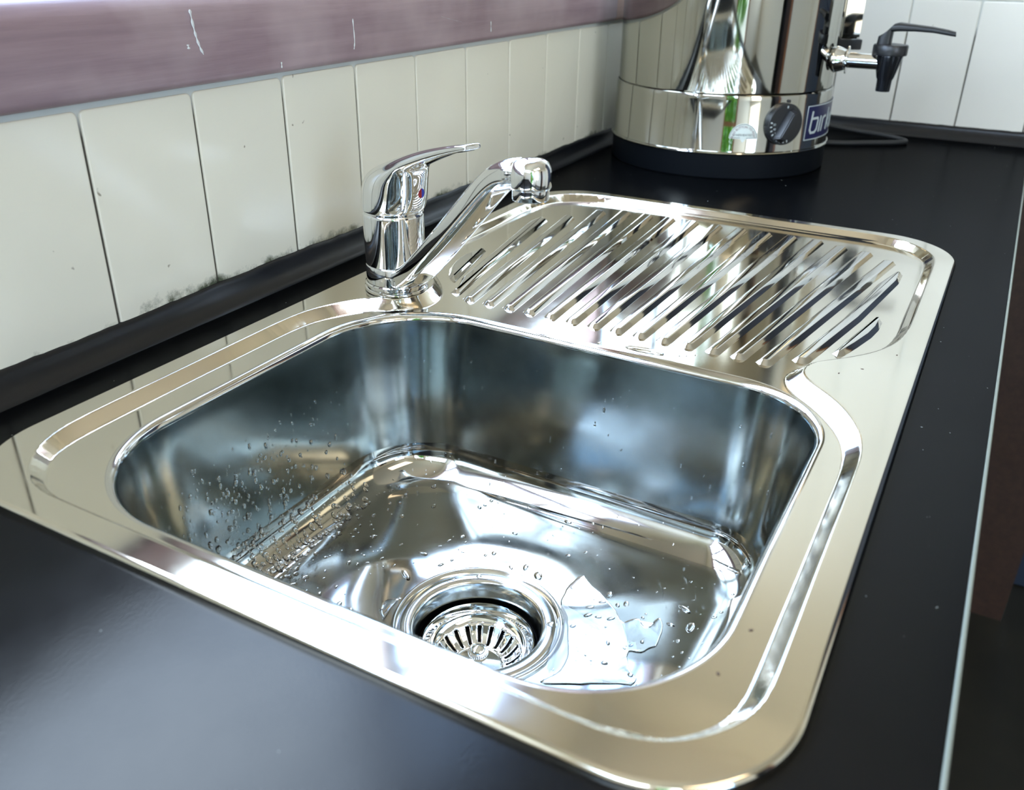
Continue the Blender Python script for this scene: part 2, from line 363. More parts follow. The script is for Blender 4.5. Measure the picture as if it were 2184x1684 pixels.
# drain
ZD = -0.160
lathe('drain_flange', [(0.0612, ZD-0.0008), (0.0618, ZD+0.0008), (0.0608, ZD+0.0022), (0.0590, ZD+0.0022), (0.0570, ZD+0.0004), (0.0562, ZD-0.0006), (0.0556, ZD+0.0004), (0.0550, ZD+0.0007), (0.0475, ZD+0.0007), (0.0464, ZD-0.0002), (0.0456, ZD-0.0014)], FLANGE, sink, BC, 128, 60)
lathe('drain_throat', [(0.0456, ZD-0.0014), (0.0450, ZD-0.0035), (0.0445, ZD-0.008), (0.0438, ZD-0.018), (0.0425, ZD-0.024)], BOWL, sink, BC, 128, 60)
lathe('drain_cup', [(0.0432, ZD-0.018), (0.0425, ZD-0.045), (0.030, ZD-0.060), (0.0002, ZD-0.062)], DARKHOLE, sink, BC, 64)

# drainer ribs
def inset_poly(Pp, d):
    n = len(Pp); out = []
    for i in range(n):
        a, b, c = Pp[i-1], Pp[i], Pp[(i+1) % n]
        e1 = (b-a)/np.linalg.norm(b-a); e2 = (c-b)/np.linalg.norm(c-b)
        n1 = np.array([-e1[1], e1[0]]); n2 = np.array([-e2[1], e2[0]]); m = n1+n2; m /= max(0.35, m@m)/1.0 if False else 1
        k = d*2/(m@m) if m@m > 0.5 else d*1.5
        out.append(b+m*k)
    return np.array(out)
def ccw(Pp):
    Pp = np.array(Pp, float); a = np.sum(Pp[:, 0]*np.roll(Pp[:, 1], -1)-np.roll(Pp[:, 0], -1)*Pp[:, 1])
    return Pp if a > 0 else Pp[::-1]
def rib(poly, h=0.0036, w=0.0036, name='drainer_rib'):
    poly = ccw(poly)
    prof = [(0.0, -0.0004), (0.0, 0.0), (0.12*w, 0.10*h), (0.8*w, 0.88*h), (w, h*0.98), (1.25*w, h)]
    V = []; n = len(poly)
    for d, zz in prof:
        q = inset_poly(poly, d) if d > 0 else poly
        V += [(x, y, -HR+zz) for x, y in q]
    F = []
    for j in range(len(prof)-1):
        for i in range(n): a = j*n+i; b = j*n+(i+1) % n; F.append((a, b, b+n, a+n))
    F.append(tuple(range((len(prof)-1)*n, len(prof)*n)))
    o = mesh_np(name, V, F, STEEL_RIB, sink); o.data.set_sharp_from_angle(angle=math.radians(32)); return o
NX = {1: 412, 16: 419}; FX = {1: 664, 2: 690, 3: 729, 13: 733, 14: 726, 15: 708, 16: 667}
for k in range(1, 17):
    x0 = NX.get(k, 401.5); x1 = FX.get(k, 743)
    def yc(x, k=k):
        yn = 225.8+19.9*(9-k); yf = 218.5+27.4*(9-k); return yn+(yf-yn)*(x-402)/340
    def hw(x): return 6.3+1.3*(x-402)/340
    pts = []
    def P2(x, s): return (x/1000, (yc(x)+s*hw(x))/1000)
    tip0, tip1 = 3.0, 4.0
    pts = [P2(x0, 0.45), P2(x0, -0.45), P2(x0+tip0, -1), P2((x0+x1)/2, -1), P2(x1-tip1, -1), P2(x1, -0.45), P2(x1, 0.45), P2(x1-tip1, 1), P2((x0+x1)/2, 1), P2(x0+tip0, 1)]
    if k == 16: pts = [P2(x0, .45), P2(x0, -.45), P2(x0+3, -1), P2(530, -1), (0.645, 0.0425), (0.674, 0.0425), (0.679, 0.0480), (0.672, 0.0510), (0.636, 0.0590), P2(530, 1), P2(x0+3, 1)]
    if k == 1: pts = [P2(x0, .45), P2(x0, -.45), P2(x0+3, -1), P2(540, -1), P2(662, -1), (0.667, 0.4265), (0.665, 0.4305), (0.645, 0.4325), (0.620, 0.4290), P2(450, 1.2), (0.420, 0.3885)]
    rib(pts)
rib(np.array([(440,401.5),(486,412),(532,422.5),(534,428),(513,431.5),(498,432.5),(482,430),(466,424.5),(452,416.5),(441,408)])/1000)
rib(np.array([(446,61),(449,56.5),(472,50),(498,43.6),(517,41),(537,41),(544,44.5),(542,48.5),(496,57),(450,65)])/1000)

# basket strainer: its own thing, it lifts out
strain = tag(link('sink_strainer', None, None, (BC[0], BC[1], ZD-0.026)), 'round slotted steel basket strainer with centre knob, sitting in the drain', 'strainer')
def ring_holes(name, radii, zs, nslot, m, parent):
    V = []; F = []; ns = nslot*6
    for r, zq in zip(radii, zs):
        for i in range(ns): a = 2*PI*(i+0.5)/ns; V.append((r*math.cos(a), r*math.sin(a), zq))
    nr = len(radii)
    for j in range(nr-1):
        for i in range(ns):
            if i % 6 in (2, 3) and 0 < j < nr-2: continue
            if i % 6 in (1, 4) and 1 < j < nr-3 and False: continue
            a = j*ns+i; b = j*ns+(i+1) % ns; F.append((a, b, b+ns, a+ns))
    o = mesh_np(name, V, F, m, parent); s = o.modifiers.new('thick', 'SOLIDIFY'); s.thickness = 0.0008; s.offset = 1
    return o
lathe('basket_rim', [(0.0402, 0.0095), (0.0405, 0.0105), (0.0397, 0.0110), (0.0385, 0.0095), (0.0372, 0.004), (0.0355, 0.0005), (0.0330, -0.0015)], CHROME, strain, (0, 0), 96, 70)
ring_holes('slotted_basket', [0.0332, 0.0312, 0.0295, 0.027, 0.0245, 0.0222, 0.0205, 0.0180], [-0.0014, -0.0035, -0.0060, -0.0088, -0.0110, -0.0126, -0.0132, -0.0136], 20, CHROME, strain)
lathe('basket_floor', [(0.0183, -0.0132), (0.0175, -0.0136), (0.0165, -0.0128), (0.0002, -0.0126)], STEEL_RIB, strain, (0, 0), 64)
lathe('lift_knob', [(0.0030, -0.0128), (0.0030, -0.0075), (0.0045, -0.0070), (0.0068, -0.0045), (0.0075, -0.0010), (0.0066, 0.0025), (0.0042, 0.0048), (0.0002, 0.0056)], CHROME, strain, (0, 0), 48, 60)

# ------------------------------------------------------------------ worktop
CT = -0.0052
wt = tag(link('worktop', None), 'black laminate kitchen worktop with a pale front edge strip', 'worktop')
YF = -0.0508
def frame_slab(name, x0, x1, y0, y1, hx0, hx1, hy0, hy1, z0, z1, m, parent):
    bm = bmesh.new()
    xs = [x0, hx0, hx1, x1]; ys = [y0, hy0, hy1, y1]
    vt = [[bm.verts.new((x, y, z1)) for y in ys] for x in xs]; vb = [[bm.verts.new((x, y, z0)) for y in ys] for x in xs]
    for i in range(3):
        for j in range(3):
            if i == 1 and j == 1: continue
            bm.faces.new((vt[i][j], vt[i+1][j], vt[i+1][j+1], vt[i][j+1])); bm.faces.new((vb[i][j], vb[i][j+1], vb[i+1][j+1], vb[i+1][j]))
    for a, b in (((0, 0), (3, 0)), ((3, 0), (3, 3)), ((3, 3), (0, 3)), ((0, 3), (0, 0))):
        si = 0 if a[0] == b[0] else (1 if b[0] > a[0] else -1); sj = 0 if a[1] == b[1] else (1 if b[1] > a[1] else -1)
        i, j = a
        while (i, j) != b: bm.faces.new((vt[i][j], vb[i][j], vb[i+si][j+sj], vt[i+si][j+sj])); i += si; j += sj
    for a, b in (((1, 1), (2, 1)), ((2, 1), (2, 2)), ((2, 2), (1, 2)), ((1, 2), (1, 1))): bm.faces.new((vt[a[0]][a[1]], vt[b[0]][b[1]], vb[b[0]][b[1]], vb[a[0]][a[1]]))
    return bm_obj(name, bm, m, parent)
frame_slab('top_surface', -0.95, 1.4405, YF+0.0025, 0.5375, 0.020, 0.771, 0.020, 0.460, CT-0.033, CT, LAM, wt)
box('edge_strip', (-0.95, YF, CT-0.034), (1.4405, YF+0.0024, CT+0.0002), EDGE, wt, 0.0006, 1)
# cove strip (coved sealing strip between worktop and tiles), irregular top edge
def cove(name, p0, p1, nrm2, zt, m, parent, amp):
    p0 = np.array(p0); p1 = np.array(p1); nr = np.array(nrm2); n = 360; V = []; F = []
    prof = [(0.0195, 0.0), (0.0190, 0.0012), (0.0165, 0.0030), (0.0115, 0.0052), (0.0070, 0.0100), (0.0045, 0.0160), (0.0040, zt-CT), (0.0006, zt-CT+0.0005)]
    ns1 = np.convolve(rng.normal(size=n+12), np.ones(5)/5, 'same')[:n+1]; ns2 = np.convolve(rng.normal(size=n+60), np.ones(30)/30, 'same')[:n+1]
    for i in range(n+1):
        c = p0+(p1-p0)*i/n
        for j, (d, h) in enumerate(prof):
            hh = h*(1.0)+(amp*(ns1[i]*0.9+ns2[i]*2.2) if j >= 5 else 0); dd = d+(0.0006*ns2[i]*3 if j < 3 else 0)
            V.append((c[0]+nr[0]*dd, c[1]+nr[1]*dd, CT+hh))
    k = len(prof)
    for i in range(n):
        for j in range(k-1): a = i*k+j; F.append((a, a+1, a+k+1, a+k))
    return mesh_np(name, V, F, m, parent)
cove('cove_strip', (-0.95, 0.5385), (1.440, 0.5385), (0, -1), 0.0150, COVE, wt, 0.0012)
cove('cove_strip', (1.4405, 0.5385), (1.4405, YF), (-1, 0), 0.0145, COVE, wt, 0.0003)
# base cabinet under the worktop
cb = tag(link('base_cabinet', None), 'dark base cabinet carrying the black worktop', 'cabinet')
box('side_panel', (-0.93, -0.030, ZF), (-0.912, 0.535, CT-0.034), CAB, cb)
box('side_panel', (1.415, -0.030, ZF), (1.433, 0.535, CT-0.034), CAB, cb)
for i in range(4):
    x0 = -0.91+i*0.5815
    box('cabinet_door', (x0+0.002, -0.048, ZF+0.09), (x0+0.5775, -0.031, CT-0.037), CAB, cb, 0.001, 1)
box('plinth', (-0.91, 0.02, ZF), (1.413, 0.035, ZF+0.088), CAB, cb)

# ------------------------------------------------------------------ walls and tiles
YT = 0.5386
wb = link('wall_back', None); tag(wb, kind='structure')
box('wall_panel', (XL-0.2, YT+0.0002, ZF), (1.70, 0.66, 0.2), GROUT, wb)
box('wall_panel', (XL-0.2, 0.60, WZ1), (1.70, 0.66, ZC), WALLP, wb)
box('wall_panel', (XL-0.2, 0.60, 0.2), (WX0, 0.66, WZ1), WALLP, wb)
box('wall_panel', (WX1, 0.56, 0.2), (1.70, 0.66, WZ1), WALLP, wb)
def tile_mesh(name, w, h, t, R, m, bev=0.0012):
    """rounded, pillow-edged tile in the x-z plane, face toward -y, origin at bottom-left"""
    ring = []
    for cx, cz, a0 in ((w-R, R, -PI/2), (w-R, h-R, 0), (R, h-R, PI/2), (R, R, PI)):
        for k in range(5): a = a0+PI/2*k/4; ring.append((cx+R*math.cos(a), cz+R*math.sin(a)))
    ring = np.array(ring); V = []; F = []; n = len(ring)
    c = np.array([w/2, h/2])
    for d, y in ((0, 0), (0, -t+bev*0.9), (bev*0.35, -t+bev*0.25), (bev*1.3, -t), (bev*2.2, -t-0.00005)):
        q = ring-np.sign(ring-c)*d*0.9
        V += [(x, y, zq) for x, zq in q]
    for j in range(4):
        for i in range(n): a = j*n+i; b = j*n+(i+1) % n; F.append((a, b, b+n, a+n))
    F.append(tuple(range(4*n, 5*n)))
    me = bpy.data.meshes.new(name); me.from_pydata(V, [], F); me.polygons.foreach_set('use_smooth', [True]*len(me.polygons)); me.materials.append(m); me.update(); return me
tm = tile_mesh('tile', 0.0977, 0.1618, 0.0030, 0.004, TILE, 0.0009)
for k in range(-11, 14):
    x = 0.18357+0.1*k+0.0003
    if x+0.1 > 1.4405:
        me = tile_mesh('tile', 1.4395-x-0.0008, 0.162, 0.003, 0.002, TILE)
    else: me = tm
    o = link('tile', me, wb, (x+0.00075, YT+0.0015+random.uniform(-0.0003, 0.0003), 0.0065+random.uniform(-0.0008, 0.0004)))
    o.rotation_euler = (random.uniform(-0.003, 0.003), random.uniform(-0.0025, 0.0025), random.uniform(-0.004, 0.004))
wr = link('wall_right', None); tag(wr, kind='structure')
XR = 1.441
box('wall_panel', (XR+0.0003, -0.20, ZF), (1.55, 0.60, 1.388), GROUT, wr)
box('wall_panel', (XR-0.001, -0.20, 1.389), (1.55, 0.5995, ZC), WALLP, wr)
tr = tile_mesh('tile', 0.0979, 0.1957, 0.0030, 0.003, TILE_R, 0.0009)
for row in range(7):
    for k in range(8):
        y = 0.565-0.1*k       # right edge of tile in wall, running toward the viewer
        if y-0.1 < -0.20: continue
        o = link('tile', tr, wr); o.rotation_euler = (random.uniform(-.002, .002), random.uniform(-.002, .002), -PI/2+random.uniform(-.004, .004))
        if y > YT:
            o.location = (XR+0.0015, y-0.0008, 0.0060+0.1975*row)
        else: o.location = (XR+0.0015+random.uniform(-.0003, .0003), y-0.0008, 0.0060+0.1975*row)
trim = box('trim_1', (XR-0.004, -0.222, ZF), (1.604, -0.2002, ZC-0.001), DKTIMBER); tag(trim, kind='structure')
trim2 = box('trim_3', (XR-0.012, -0.2215, ZF), (XR+0.0012, YF+0.004, CT-0.036), DKTIMBER); tag(trim2, kind='structure')
# the wall beyond the corner with a navy door
wn = link('wall_side_passage', None); tag(wn, kind='structure')
box('wall_panel', (1.60, YB, ZF), (1.70, -0.2225, ZC), WALLP, wn)
box('wall_panel', (1.5502, -0.19, ZF), (1.70, 0.55, ZC), WALLP, wn)
dr = tag(link('door_1', None), kind='structure')
box('door_leaf', (1.565, -1.05, ZF+0.004), (1.598, -0.228, 1.20), NAVY, dr)
box('door_frame', (1.555, -1.12, ZF+0.002), (1.60, -1.052, 1.26), TIMBER, dr)
box('door_panel', (1.558, -0.93, 0.1), (1.566, -0.35, 1.05), NAVY, dr, 0.004, 1)
box('door_panel', (1.558, -0.93, ZF+0.15), (1.566, -0.35, -0.05), NAVY, dr, 0.004, 1)
# wall opposite, seen only as reflections in the steel
wo_ = tag(link('wall_front', None), kind='structure')
def wallx(x0, x1, z0=ZF, z1=ZC, m=WALLP, y0=YB-0.08, y1=YB, nm='wall_panel'): return box(nm, (x0, y0, z0), (x1, y1, z1), m, wo_)
wallx(XL-0.2, BX0); wallx(BX0, BX1, ZF, BZ0); wallx(BX0, BX1, BZ1, ZC); wallx(BX1, -0.13); wallx(-0.13, 0.15, 1.15, ZC); wallx(0.15, 1.70)
box('dark_passage', (-0.20, YB-0.5, ZF), (0.22, YB-0.45, 1.2), DARKROOM, wo_)
for xx in (-0.20, 0.155): box('dark_passage', (xx, YB-0.45, ZF), (xx+0.06, YB-0.0805, 1.2), DARKROOM, wo_)
box('dark_passage', (-0.20, YB-0.45, 1.15), (0.215, YB-0.0805, 1.2), DARKROOM, wo_)
box('dark_board', (0.15, YB, ZF), (0.36, YB+0.03, 1.2), DKTIMBER, wo_); box('door_frame', (0.36, YB, ZF), (0.46, YB+0.035, 1.2), TIMBER, wo_)
wl = tag(link('wall_left', None), kind='structure')
box('wall_panel', (XL-0.1, LY1, ZF), (XL, 0.66, HZ0), WALLP, wl); box('wall_panel', (XL-0.1, LY1, HZ1), (XL, 0.66, ZC), WALLP, wl)
box('wall_panel', (XL-0.1, LY1, HZ0), (XL, HY0, HZ1), WALLP, wl); box('wall_panel', (XL-0.1, HY1, HZ0), (XL, 0.66, HZ1), WALLP, wl)
box('wall_panel', (XL-0.1, YB, ZF), (XL, LY0, ZC), WALLP, wl)
box('wall_panel', (XL-0.1, LY0, LZ1), (XL, LY1, ZC), WALLP, wl)
for yy in (LY0, LY1-0.05):
    box('door_post', (XL-0.09, yy, ZF+0.001), (XL-0.01, yy+0.05, LZ1), TIMBER, wl)
box('door_rail', (XL-0.08, LY0+.05, -0.03), (XL-0.02, LY1-.05, 0.03), TIMBER, wl)
fl = box('floor', (XL-0.2, YB-0.6, ZF-0.05), (1.72, 0.66, ZF), FLOORM); tag(fl, kind='structure')
ce = box('ceiling', (XL-0.2, YB-0.6, ZC), (1.72, 0.68, ZC+0.05), CEIL); tag(ce, kind='structure')

lamp = tag(link('fill_light_fixture', None, None, (-0.4, -1.25, 1.505)), 'added fill lamp, a flat rectangular box under the ceiling, out of view', 'lamp')
box('fill_light_box', (-0.62, -0.32, 0.0), (0.62, 0.32, 0.044), PAINTW, lamp, 0.004)  # box above the added fill light, outside the view

# window sill board: rounded nose, runs along the wall above the tiles
sill = tag(link('trim_2', None), kind='structure')
def sill_board(name, x0, x1, m, dy=0.0):
    prof = [(0.640, 0.172), (0.5335, 0.1725), (0.5300, 0.1745), (0.5290, 0.178), (0.5285, 0.205), (0.5290, 0.218), (0.5310, 0.2265), (0.5350, 0.2330), (0.5405, 0.2372), (0.5480, 0.2395), (0.5700, 0.2415), (0.640, 0.246)]
    nseg = 60; V = []; F = []; k = len(prof)
    for i in range(nseg+1):
        x = x0+(x1-x0)*i/nseg
        for y, zq in prof: V.append((x, y-dy, zq))
    for i in range(nseg):
        for j in range(k-1): a = i*k+j; F.append((a, a+1, a+k+1, a+k))
    F.append(tuple(range(k))); F.append(tuple(range(nseg*k, nseg*k+k))[::-1])
    bm = bmesh.new(); me = bpy.data.meshes.new(name); me.from_pydata(V, [], F); bm.from_mesh(me)
    return bm_obj(name, bm, m, sill, True, 50)
sill_board('sill_board', -1.3, 1.094, SILLW)
sill_board('sill_end_piece', 1.0945, 1.4405, SILLP)
def streak(pts, w):
    V = []; F = []
    P_ = cr_spline(pts, 6)
    for i, (x, zq) in enumerate(P_):
        ww = w*(0.55+0.45*math.sin(i*1.7)+0.25*random.random())*(0.5 if i in (0, len(P_)-1) else 1)
        for s in (-1, 1): V.append((x+s*ww, 0.52835, zq)); 
        for s in (-1, 1): V.append((x+s*ww*0.9, 0.5281, zq))
    for i in range(len(P_)-1):
        a = i*4; F += [(a+2, a+3, a+7, a+6), (a, a+2, a+6, a+4), (a+3, a+1, a+5, a+7)]
    return mesh_np('paint_streak', V, F, PAINTW, sill)
# window frame and mullions
wn1 = tag(link('window_1', None), kind='structure')
for nm, lo, hi in (('bottom_rail', (WX0, 0.600, 0.2405), (WX1, 0.64, WZ0+0.022)), ('top_rail', (WX0, 0.600, WZ1-0.05), (WX1, 0.64, WZ1)), ('stile', (WX0, 0.600, WZ0), (WX0+0.04, 0.64, WZ1)), ('stile', (WX1-0.04, 0.600, WZ0), (WX1, 0.64, WZ1)),
                   ('mullion', (-0.22, 0.600, WZ0), (-0.175, 0.64, WZ1)), ('mullion', (0.545, 0.600, WZ0), (0.585, 0.64, WZ1)), ('glazing_bar', (WX0, 0.612, 0.74), (WX1, 0.63, 0.762)), ('glazing_bar', (0.93, 0.612, WZ0), (0.948, 0.63, WZ1))):
    box(nm, lo, hi, SILLW, wn1, 0.003, 1)
streak([(0.2854, 0.2259), (0.2869, 0.2131), (0.289, 0.2033), (0.2928, 0.1942)], 0.0014)
streak([(0.2789, 0.2025), (0.2796, 0.1992)], 0.0013)
streak([(0.4741, 0.2092), (0.4749, 0.1914), (0.4733, 0.1835)], 0.0008)
streak([(0.376, 0.1815), (0.3758, 0.1767)], 0.0010)
streak([(0.7239, 0.193), (0.724, 0.1816)], 0.0010)
streak([(0.6201, 0.2034), (0.6400, 0.1995), (0.6614, 0.1956)], 0.0004)
# garden outside the left opening
gd = tag(box('garden_ground', (-6, -5, ZF-0.25), (XL-0.21, 3, ZF-0.06), GROUNDM), kind='structure')
def leafy_bush(loc, h, spread, nl, m, label):
    root = tag(link('leafy_shrub', None, None, loc), label, 'shrub')
    V = []; F = []
    for i in range(nl):
        a = random.uniform(0, 2*PI); el = random.uniform(0.1, 1.0); r = spread*random.uniform(0.05, 1)**0.7; zb = h*random.uniform(0.15, 1.0)
        c = Vector((r*math.cos(a), r*math.sin(a), zb)); ln = random.uniform(0.14, 0.32); d = Vector((math.cos(a)*0.5, math.sin(a)*0.5, random.uniform(0.1, 1.2))).normalized()
        s = d.cross(Vector((random.uniform(-1, 1), random.uniform(-1, 1), 0.2))).normalized()*ln*0.16; k = len(V)
        V += [c, c+d*ln*0.45+s, c+d*ln*0.45-s, c+d*ln+Vector((0, 0, -ln*0.1))]; F += [(k, k+1, k+3), (k, k+3, k+2)]
    o = mesh_np('foliage', [tuple(v) for v in V], F, m, root, False); o['kind'] = 'stuff'
    tube('stem', [(0, 0, 0), (0.02, 0.01, h*0.5), (0, 0, h*0.85)], 0.015, DKTIMBER, root, 8)
leafy_bush((-2.20, -1.12, ZF-0.06), 2.2, 0.26, 900, LEAF, 'tall bright green leafy shrub just outside the glazed door')
leafy_bush((-3.9, -2.4, ZF-0.06), 1.6, 0.5, 900, LEAF2, 'dark green shrub farther out in the garden')

# ------------------------------------------------------------------ mixer tap
FX_, FY_ = 0.385, 0.428
AZ = math.radians(-119)
tap = tag(link('mixer_tap', None, None, (FX_, FY_, 0)), 'chrome single-lever mixer tap standing behind the sink bowl', 'tap')
lathe('base_ring', [(0.0002, 0.0002), (0.0276, 0.0002), (0.0280, 0.0012), (0.0278, 0.0028), (0.0262, 0.0036), (0.0262, 0.0046), (0.0272, 0.0052), (0.0272, 0.0068), (0.0258, 0.0076)], CHROME, tap, (0, 0), 96, 50)
lathe('swivel_collar', [(0.0245, 0.0074), (0.0257, 0.0080), (0.0258, 0.0225), (0.0254, 0.0232), (0.0246, 0.0236)], CHROME, tap, (0, 0), 96, 50)
lathe('body', [(0.0246, 0.0232), (0.0256, 0.0240), (0.0262, 0.0660), (0.0260, 0.0682), (0.0252, 0.0688), (0.0252, 0.0705)], CHROME, tap, (0, 0), 96, 50)
def dirv(a): return np.array([math.cos(a), math.sin(a), 0.0])
# handle: cap + front bulge + sweeping lever as one skin
LA = math.radians(-108)
def handle():
    n = 64; rings = []; dv = dirv(LA); sv = dirv(LA+PI/2); zv = np.array([0, 0, 1.0])
    # (back r, back z, front r, front z, half width, squareness)
    st = [(-.0256, .0702, .0256, .0702, .0256, 1), (-.0266, .0706, .0268, .0706, .0266, 1), (-.0270, .0740, .0300, .0745, .0270, 1), (-.0270, .0820, .0325, .0830, .0270, 1), (-.0255, .0900, .0338, .0930, .0266, 1), (-.0205, .0975, .0348, .1010, .0255, .95),
          (-.0110, .1045, .0356, .1062, .0232, .9), (.0030, .1108, .0368, .1092, .0200, .85), (.0180, .1168, .0405, .1118, .0168, .8), (.0340, .1226, .0475, .1150, .0138, .75), (.0500, .1278, .0570, .1192, .0115, .7), (.0680, .1326, .0715, .1252, .0098, .65),
          (.0860, .1368, .0880, .1308, .0089, .6), (.0980, .1391, .0995, .1340, .0088, .6), (.1030, .1398, .1040, .1352, .0086, .6), (.1046, .1392, .1050, .1362, .0076, .6)]
    for br, bz, fr, fz_, w, sq in st:
        B_ = dv*br+zv*bz; F_ = dv*fr+zv*fz_; c = (B_+F_)/2; u = (F_-B_)/2; R3 = []
        for i in range(n):
            t = 2*PI*i/n; ct, s_t = math.cos(t), math.sin(t)
            R3.append(c+u*math.copysign(abs(ct)**sq, ct)+sv*w*math.copysign(abs(s_t)**sq, s_t))
        rings.append(np.array(R3))
    V = np.concatenate(rings); F = []
    for j in range(len(rings)-1):
        for i in range(n): a = j*n+i; b = j*n+(i+1) % n; F.append((a, b, b+n, a+n))
    F.append(tuple(range((len(rings)-1)*n, len(rings)*n)))
    o = mesh_np('lever_handle', V, F, CHROME, tap); s = o.modifiers.new('smooth', 'SUBSURF'); s.levels = 1; s.render_levels = 2
    return o
handle()
box('lever_tip_slot', (-0.0030, -0.0060, -0.0004), (0.0030, 0.0060, 0.0004), BLACKP, tap, 0.0002, 1)
ts = bpy.data.objects['lever_tip_slot']; ts.location = Vector(dirv(LA)*0.0965)+Vector((0, 0, 0.1333)); ts.rotation_euler = (0, math.radians(-14), LA)
def disc(name, c, nr, rx, ry, m, parent, th=0.0006, half=None):
    bm = bmesh.new(); nr = Vector(nr).normalized(); u = Vector((0, 0, 1)); u = (u-nr*u.dot(nr)).normalized(); s = u.cross(nr)
    c = Vector(c); lo = [bm.verts.new(c+s*rx*math.cos(2*PI*i/32)+u*ry*math.sin(2*PI*i/32)) for i in range(32)]
    hi = [bm.verts.new(c+nr*th+(s*rx*math.cos(2*PI*i/32)+u*ry*math.sin(2*PI*i/32))*0.92) for i in range(32)]
    for i in range(32): bm.faces.new((lo[i], lo[(i+1) % 32], hi[(i+1) % 32], hi[i]))
    bm.faces.new(hi)
    if half:
        bmesh.ops.bisect_plane(bm, geom=bm.verts[:]+bm.edges[:]+bm.faces[:], plane_co=c, plane_no=s*half, clear_outer=True)
    return bm_obj(name, bm, m, parent, True, 40)
dd = dirv(LA+math.radians(10))
disc('temperature_dot', dd*0.0326+np.array([0, 0, 0.0885]), tuple(dd), 0.0036, 0.0042, RED, tap, 0.0009, 1)['label'] = 'red half of the dot'
disc('temperature_dot', dd*0.0326+np.array([0, 0, 0.0885]), tuple(dd), 0.0036, 0.0042, BLUEM, tap, 0.0009, -1)['label'] = 'dark blue half of the dot'
# spout
def spout():
    n = 40; dv = dirv(AZ); sv = dirv(AZ+PI/2); rings = []
    # (r, z, tilt of the section normal, half width, half thickness)
    path = [(0.010, 0.0125, 22, 0.0155, 0.0095), (0.026, 0.0170, 28, 0.0155, 0.0096), (0.042, 0.0268, 36, 0.0152, 0.0098), (0.062, 0.0420, 39, 0.0148, 0.0098), (0.092, 0.0665, 40, 0.0142, 0.0096), (0.120, 0.0900, 39.5, 0.0136, 0.0094),
            (0.145, 0.1110, 38, 0.0131, 0.0092), (0.162, 0.1250, 32, 0.0128, 0.0090), (0.176, 0.1345, 22, 0.0126, 0.0086), (0.190, 0.1402, 11, 0.0126, 0.0086), (0.2035, 0.1418, 3, 0.0125, 0.0088)]
    for r, z, tl, hw, ht in path:
        a = math.radians(tl); up = -dv*math.sin(a)+np.array([0, 0, 1])*math.cos(a); c = dv*r+np.array([0, 0, z]); R3 = []
        for i in range(n):
            t = 2*PI*i/n; ct, st = math.cos(t), math.sin(t)
            top = 0.95 if st >= 0 else 0.45
            cx = math.copysign(abs(ct)**(0.8 if st >= 0 else 0.5), ct); sx = math.copysign(abs(st)**top, st)
            R3.append(c+sv*(hw*cx)+up*(ht*sx))
        rings.append(np.array(R3))
    V = np.concatenate(rings); F = []
    for j in range(len(rings)-1):
        for i in range(n): a = j*n+i; b = j*n+(i+1) % n; F.append((a, b, b+n, a+n))
    F.append(tuple(range(n))[::-1]); F.append(tuple(range((len(rings)-1)*n, len(rings)*n)))
    o = mesh_np('spout_arm', V, F, CHROME, tap); s = o.modifiers.new('smooth', 'SUBSURF'); s.levels = 1; s.render_levels = 2
spout()
sx_, sy_ = (dirv(AZ)*0.2110)[:2]
lathe('spout_head', [(0.0112, 0.1325), (0.0128, 0.1330), (0.0132, 0.1345), (0.0133, 0.1420), (0.0127, 0.1460), (0.0112, 0.1492), (0.0085, 0.1508), (0.004, 0.1514), (0.0002, 0.1515)], CHROME, tap, (sx_, sy_), 72, 60)
lathe('aerator', [(0.0090, 0.1280), (0.0100, 0.1258), (0.0116, 0.1258), (0.0119, 0.1264), (0.0119, 0.1328), (0.0110, 0.1332)], CHROME, tap, (sx_, sy_), 64, 40)
lathe('aerator_screen', [(0.0095, 0.1278), (0.0002, 0.1276)], BLACKP, tap, (sx_, sy_), 32)

# ------------------------------------------------------------------ urn
UX, UY = 1.0988, 0.3602
urn = tag(link('water_urn', None, None, (UX, UY, CT)), 'large polished steel hot-water urn in the corner of the worktop', 'urn')
def uz(z): return z-CT
lathe('black_base', [(0.0002, 0.0), (0.1505, 0.0), (0.1522, 0.0015), (0.1522, uz(0.0268)), (0.1500, uz(0.0275))], URNBASE, urn, (0, 0), 160, 40)
lathe('lower_shell', [(0.1500, uz(0.0268)), (0.1542, uz(0.0272)), (0.1549, uz(0.0285)), (0.1544, uz(0.0298)), (0.1528, uz(0.0306)), (0.1524, uz(0.032)), (0.1512, uz(0.0955)), (0.1512, uz(0.0985)), (0.1506, uz(0.1010)), (0.1490, uz(0.1018))], URNST, urn, (0, 0), 200, 30)
lathe('upper_shell', [(0.1470, uz(0.1018)), (0.1484, uz(0.1026)), (0.1488, uz(0.1045)), (0.1488, uz(0.40)), (0.1510, uz(0.402)), (0.1515, uz(0.405)), (0.149, uz(0.408))], URNST, urn, (0, 0), 200, 30)
lathe('lid', [(0.1490, uz(0.4085)), (0.148, uz(0.412)), (0.12, uz(0.425)), (0.05, uz(0.435)), (0.0002, uz(0.437))], URNST, urn, (0, 0), 120, 30)
lathe('lid_knob', [(0.010, uz(0.436)), (0.010, uz(0.445)), (0.022, uz(0.450)), (0.022, uz(0.462)), (0.0002, uz(0.466))], BLACKP, urn, (0, 0), 32, 30)
def onu(az, z, r): a = math.radians(az); return Vector((r*math.cos(a), r*math.sin(a), uz(z)))
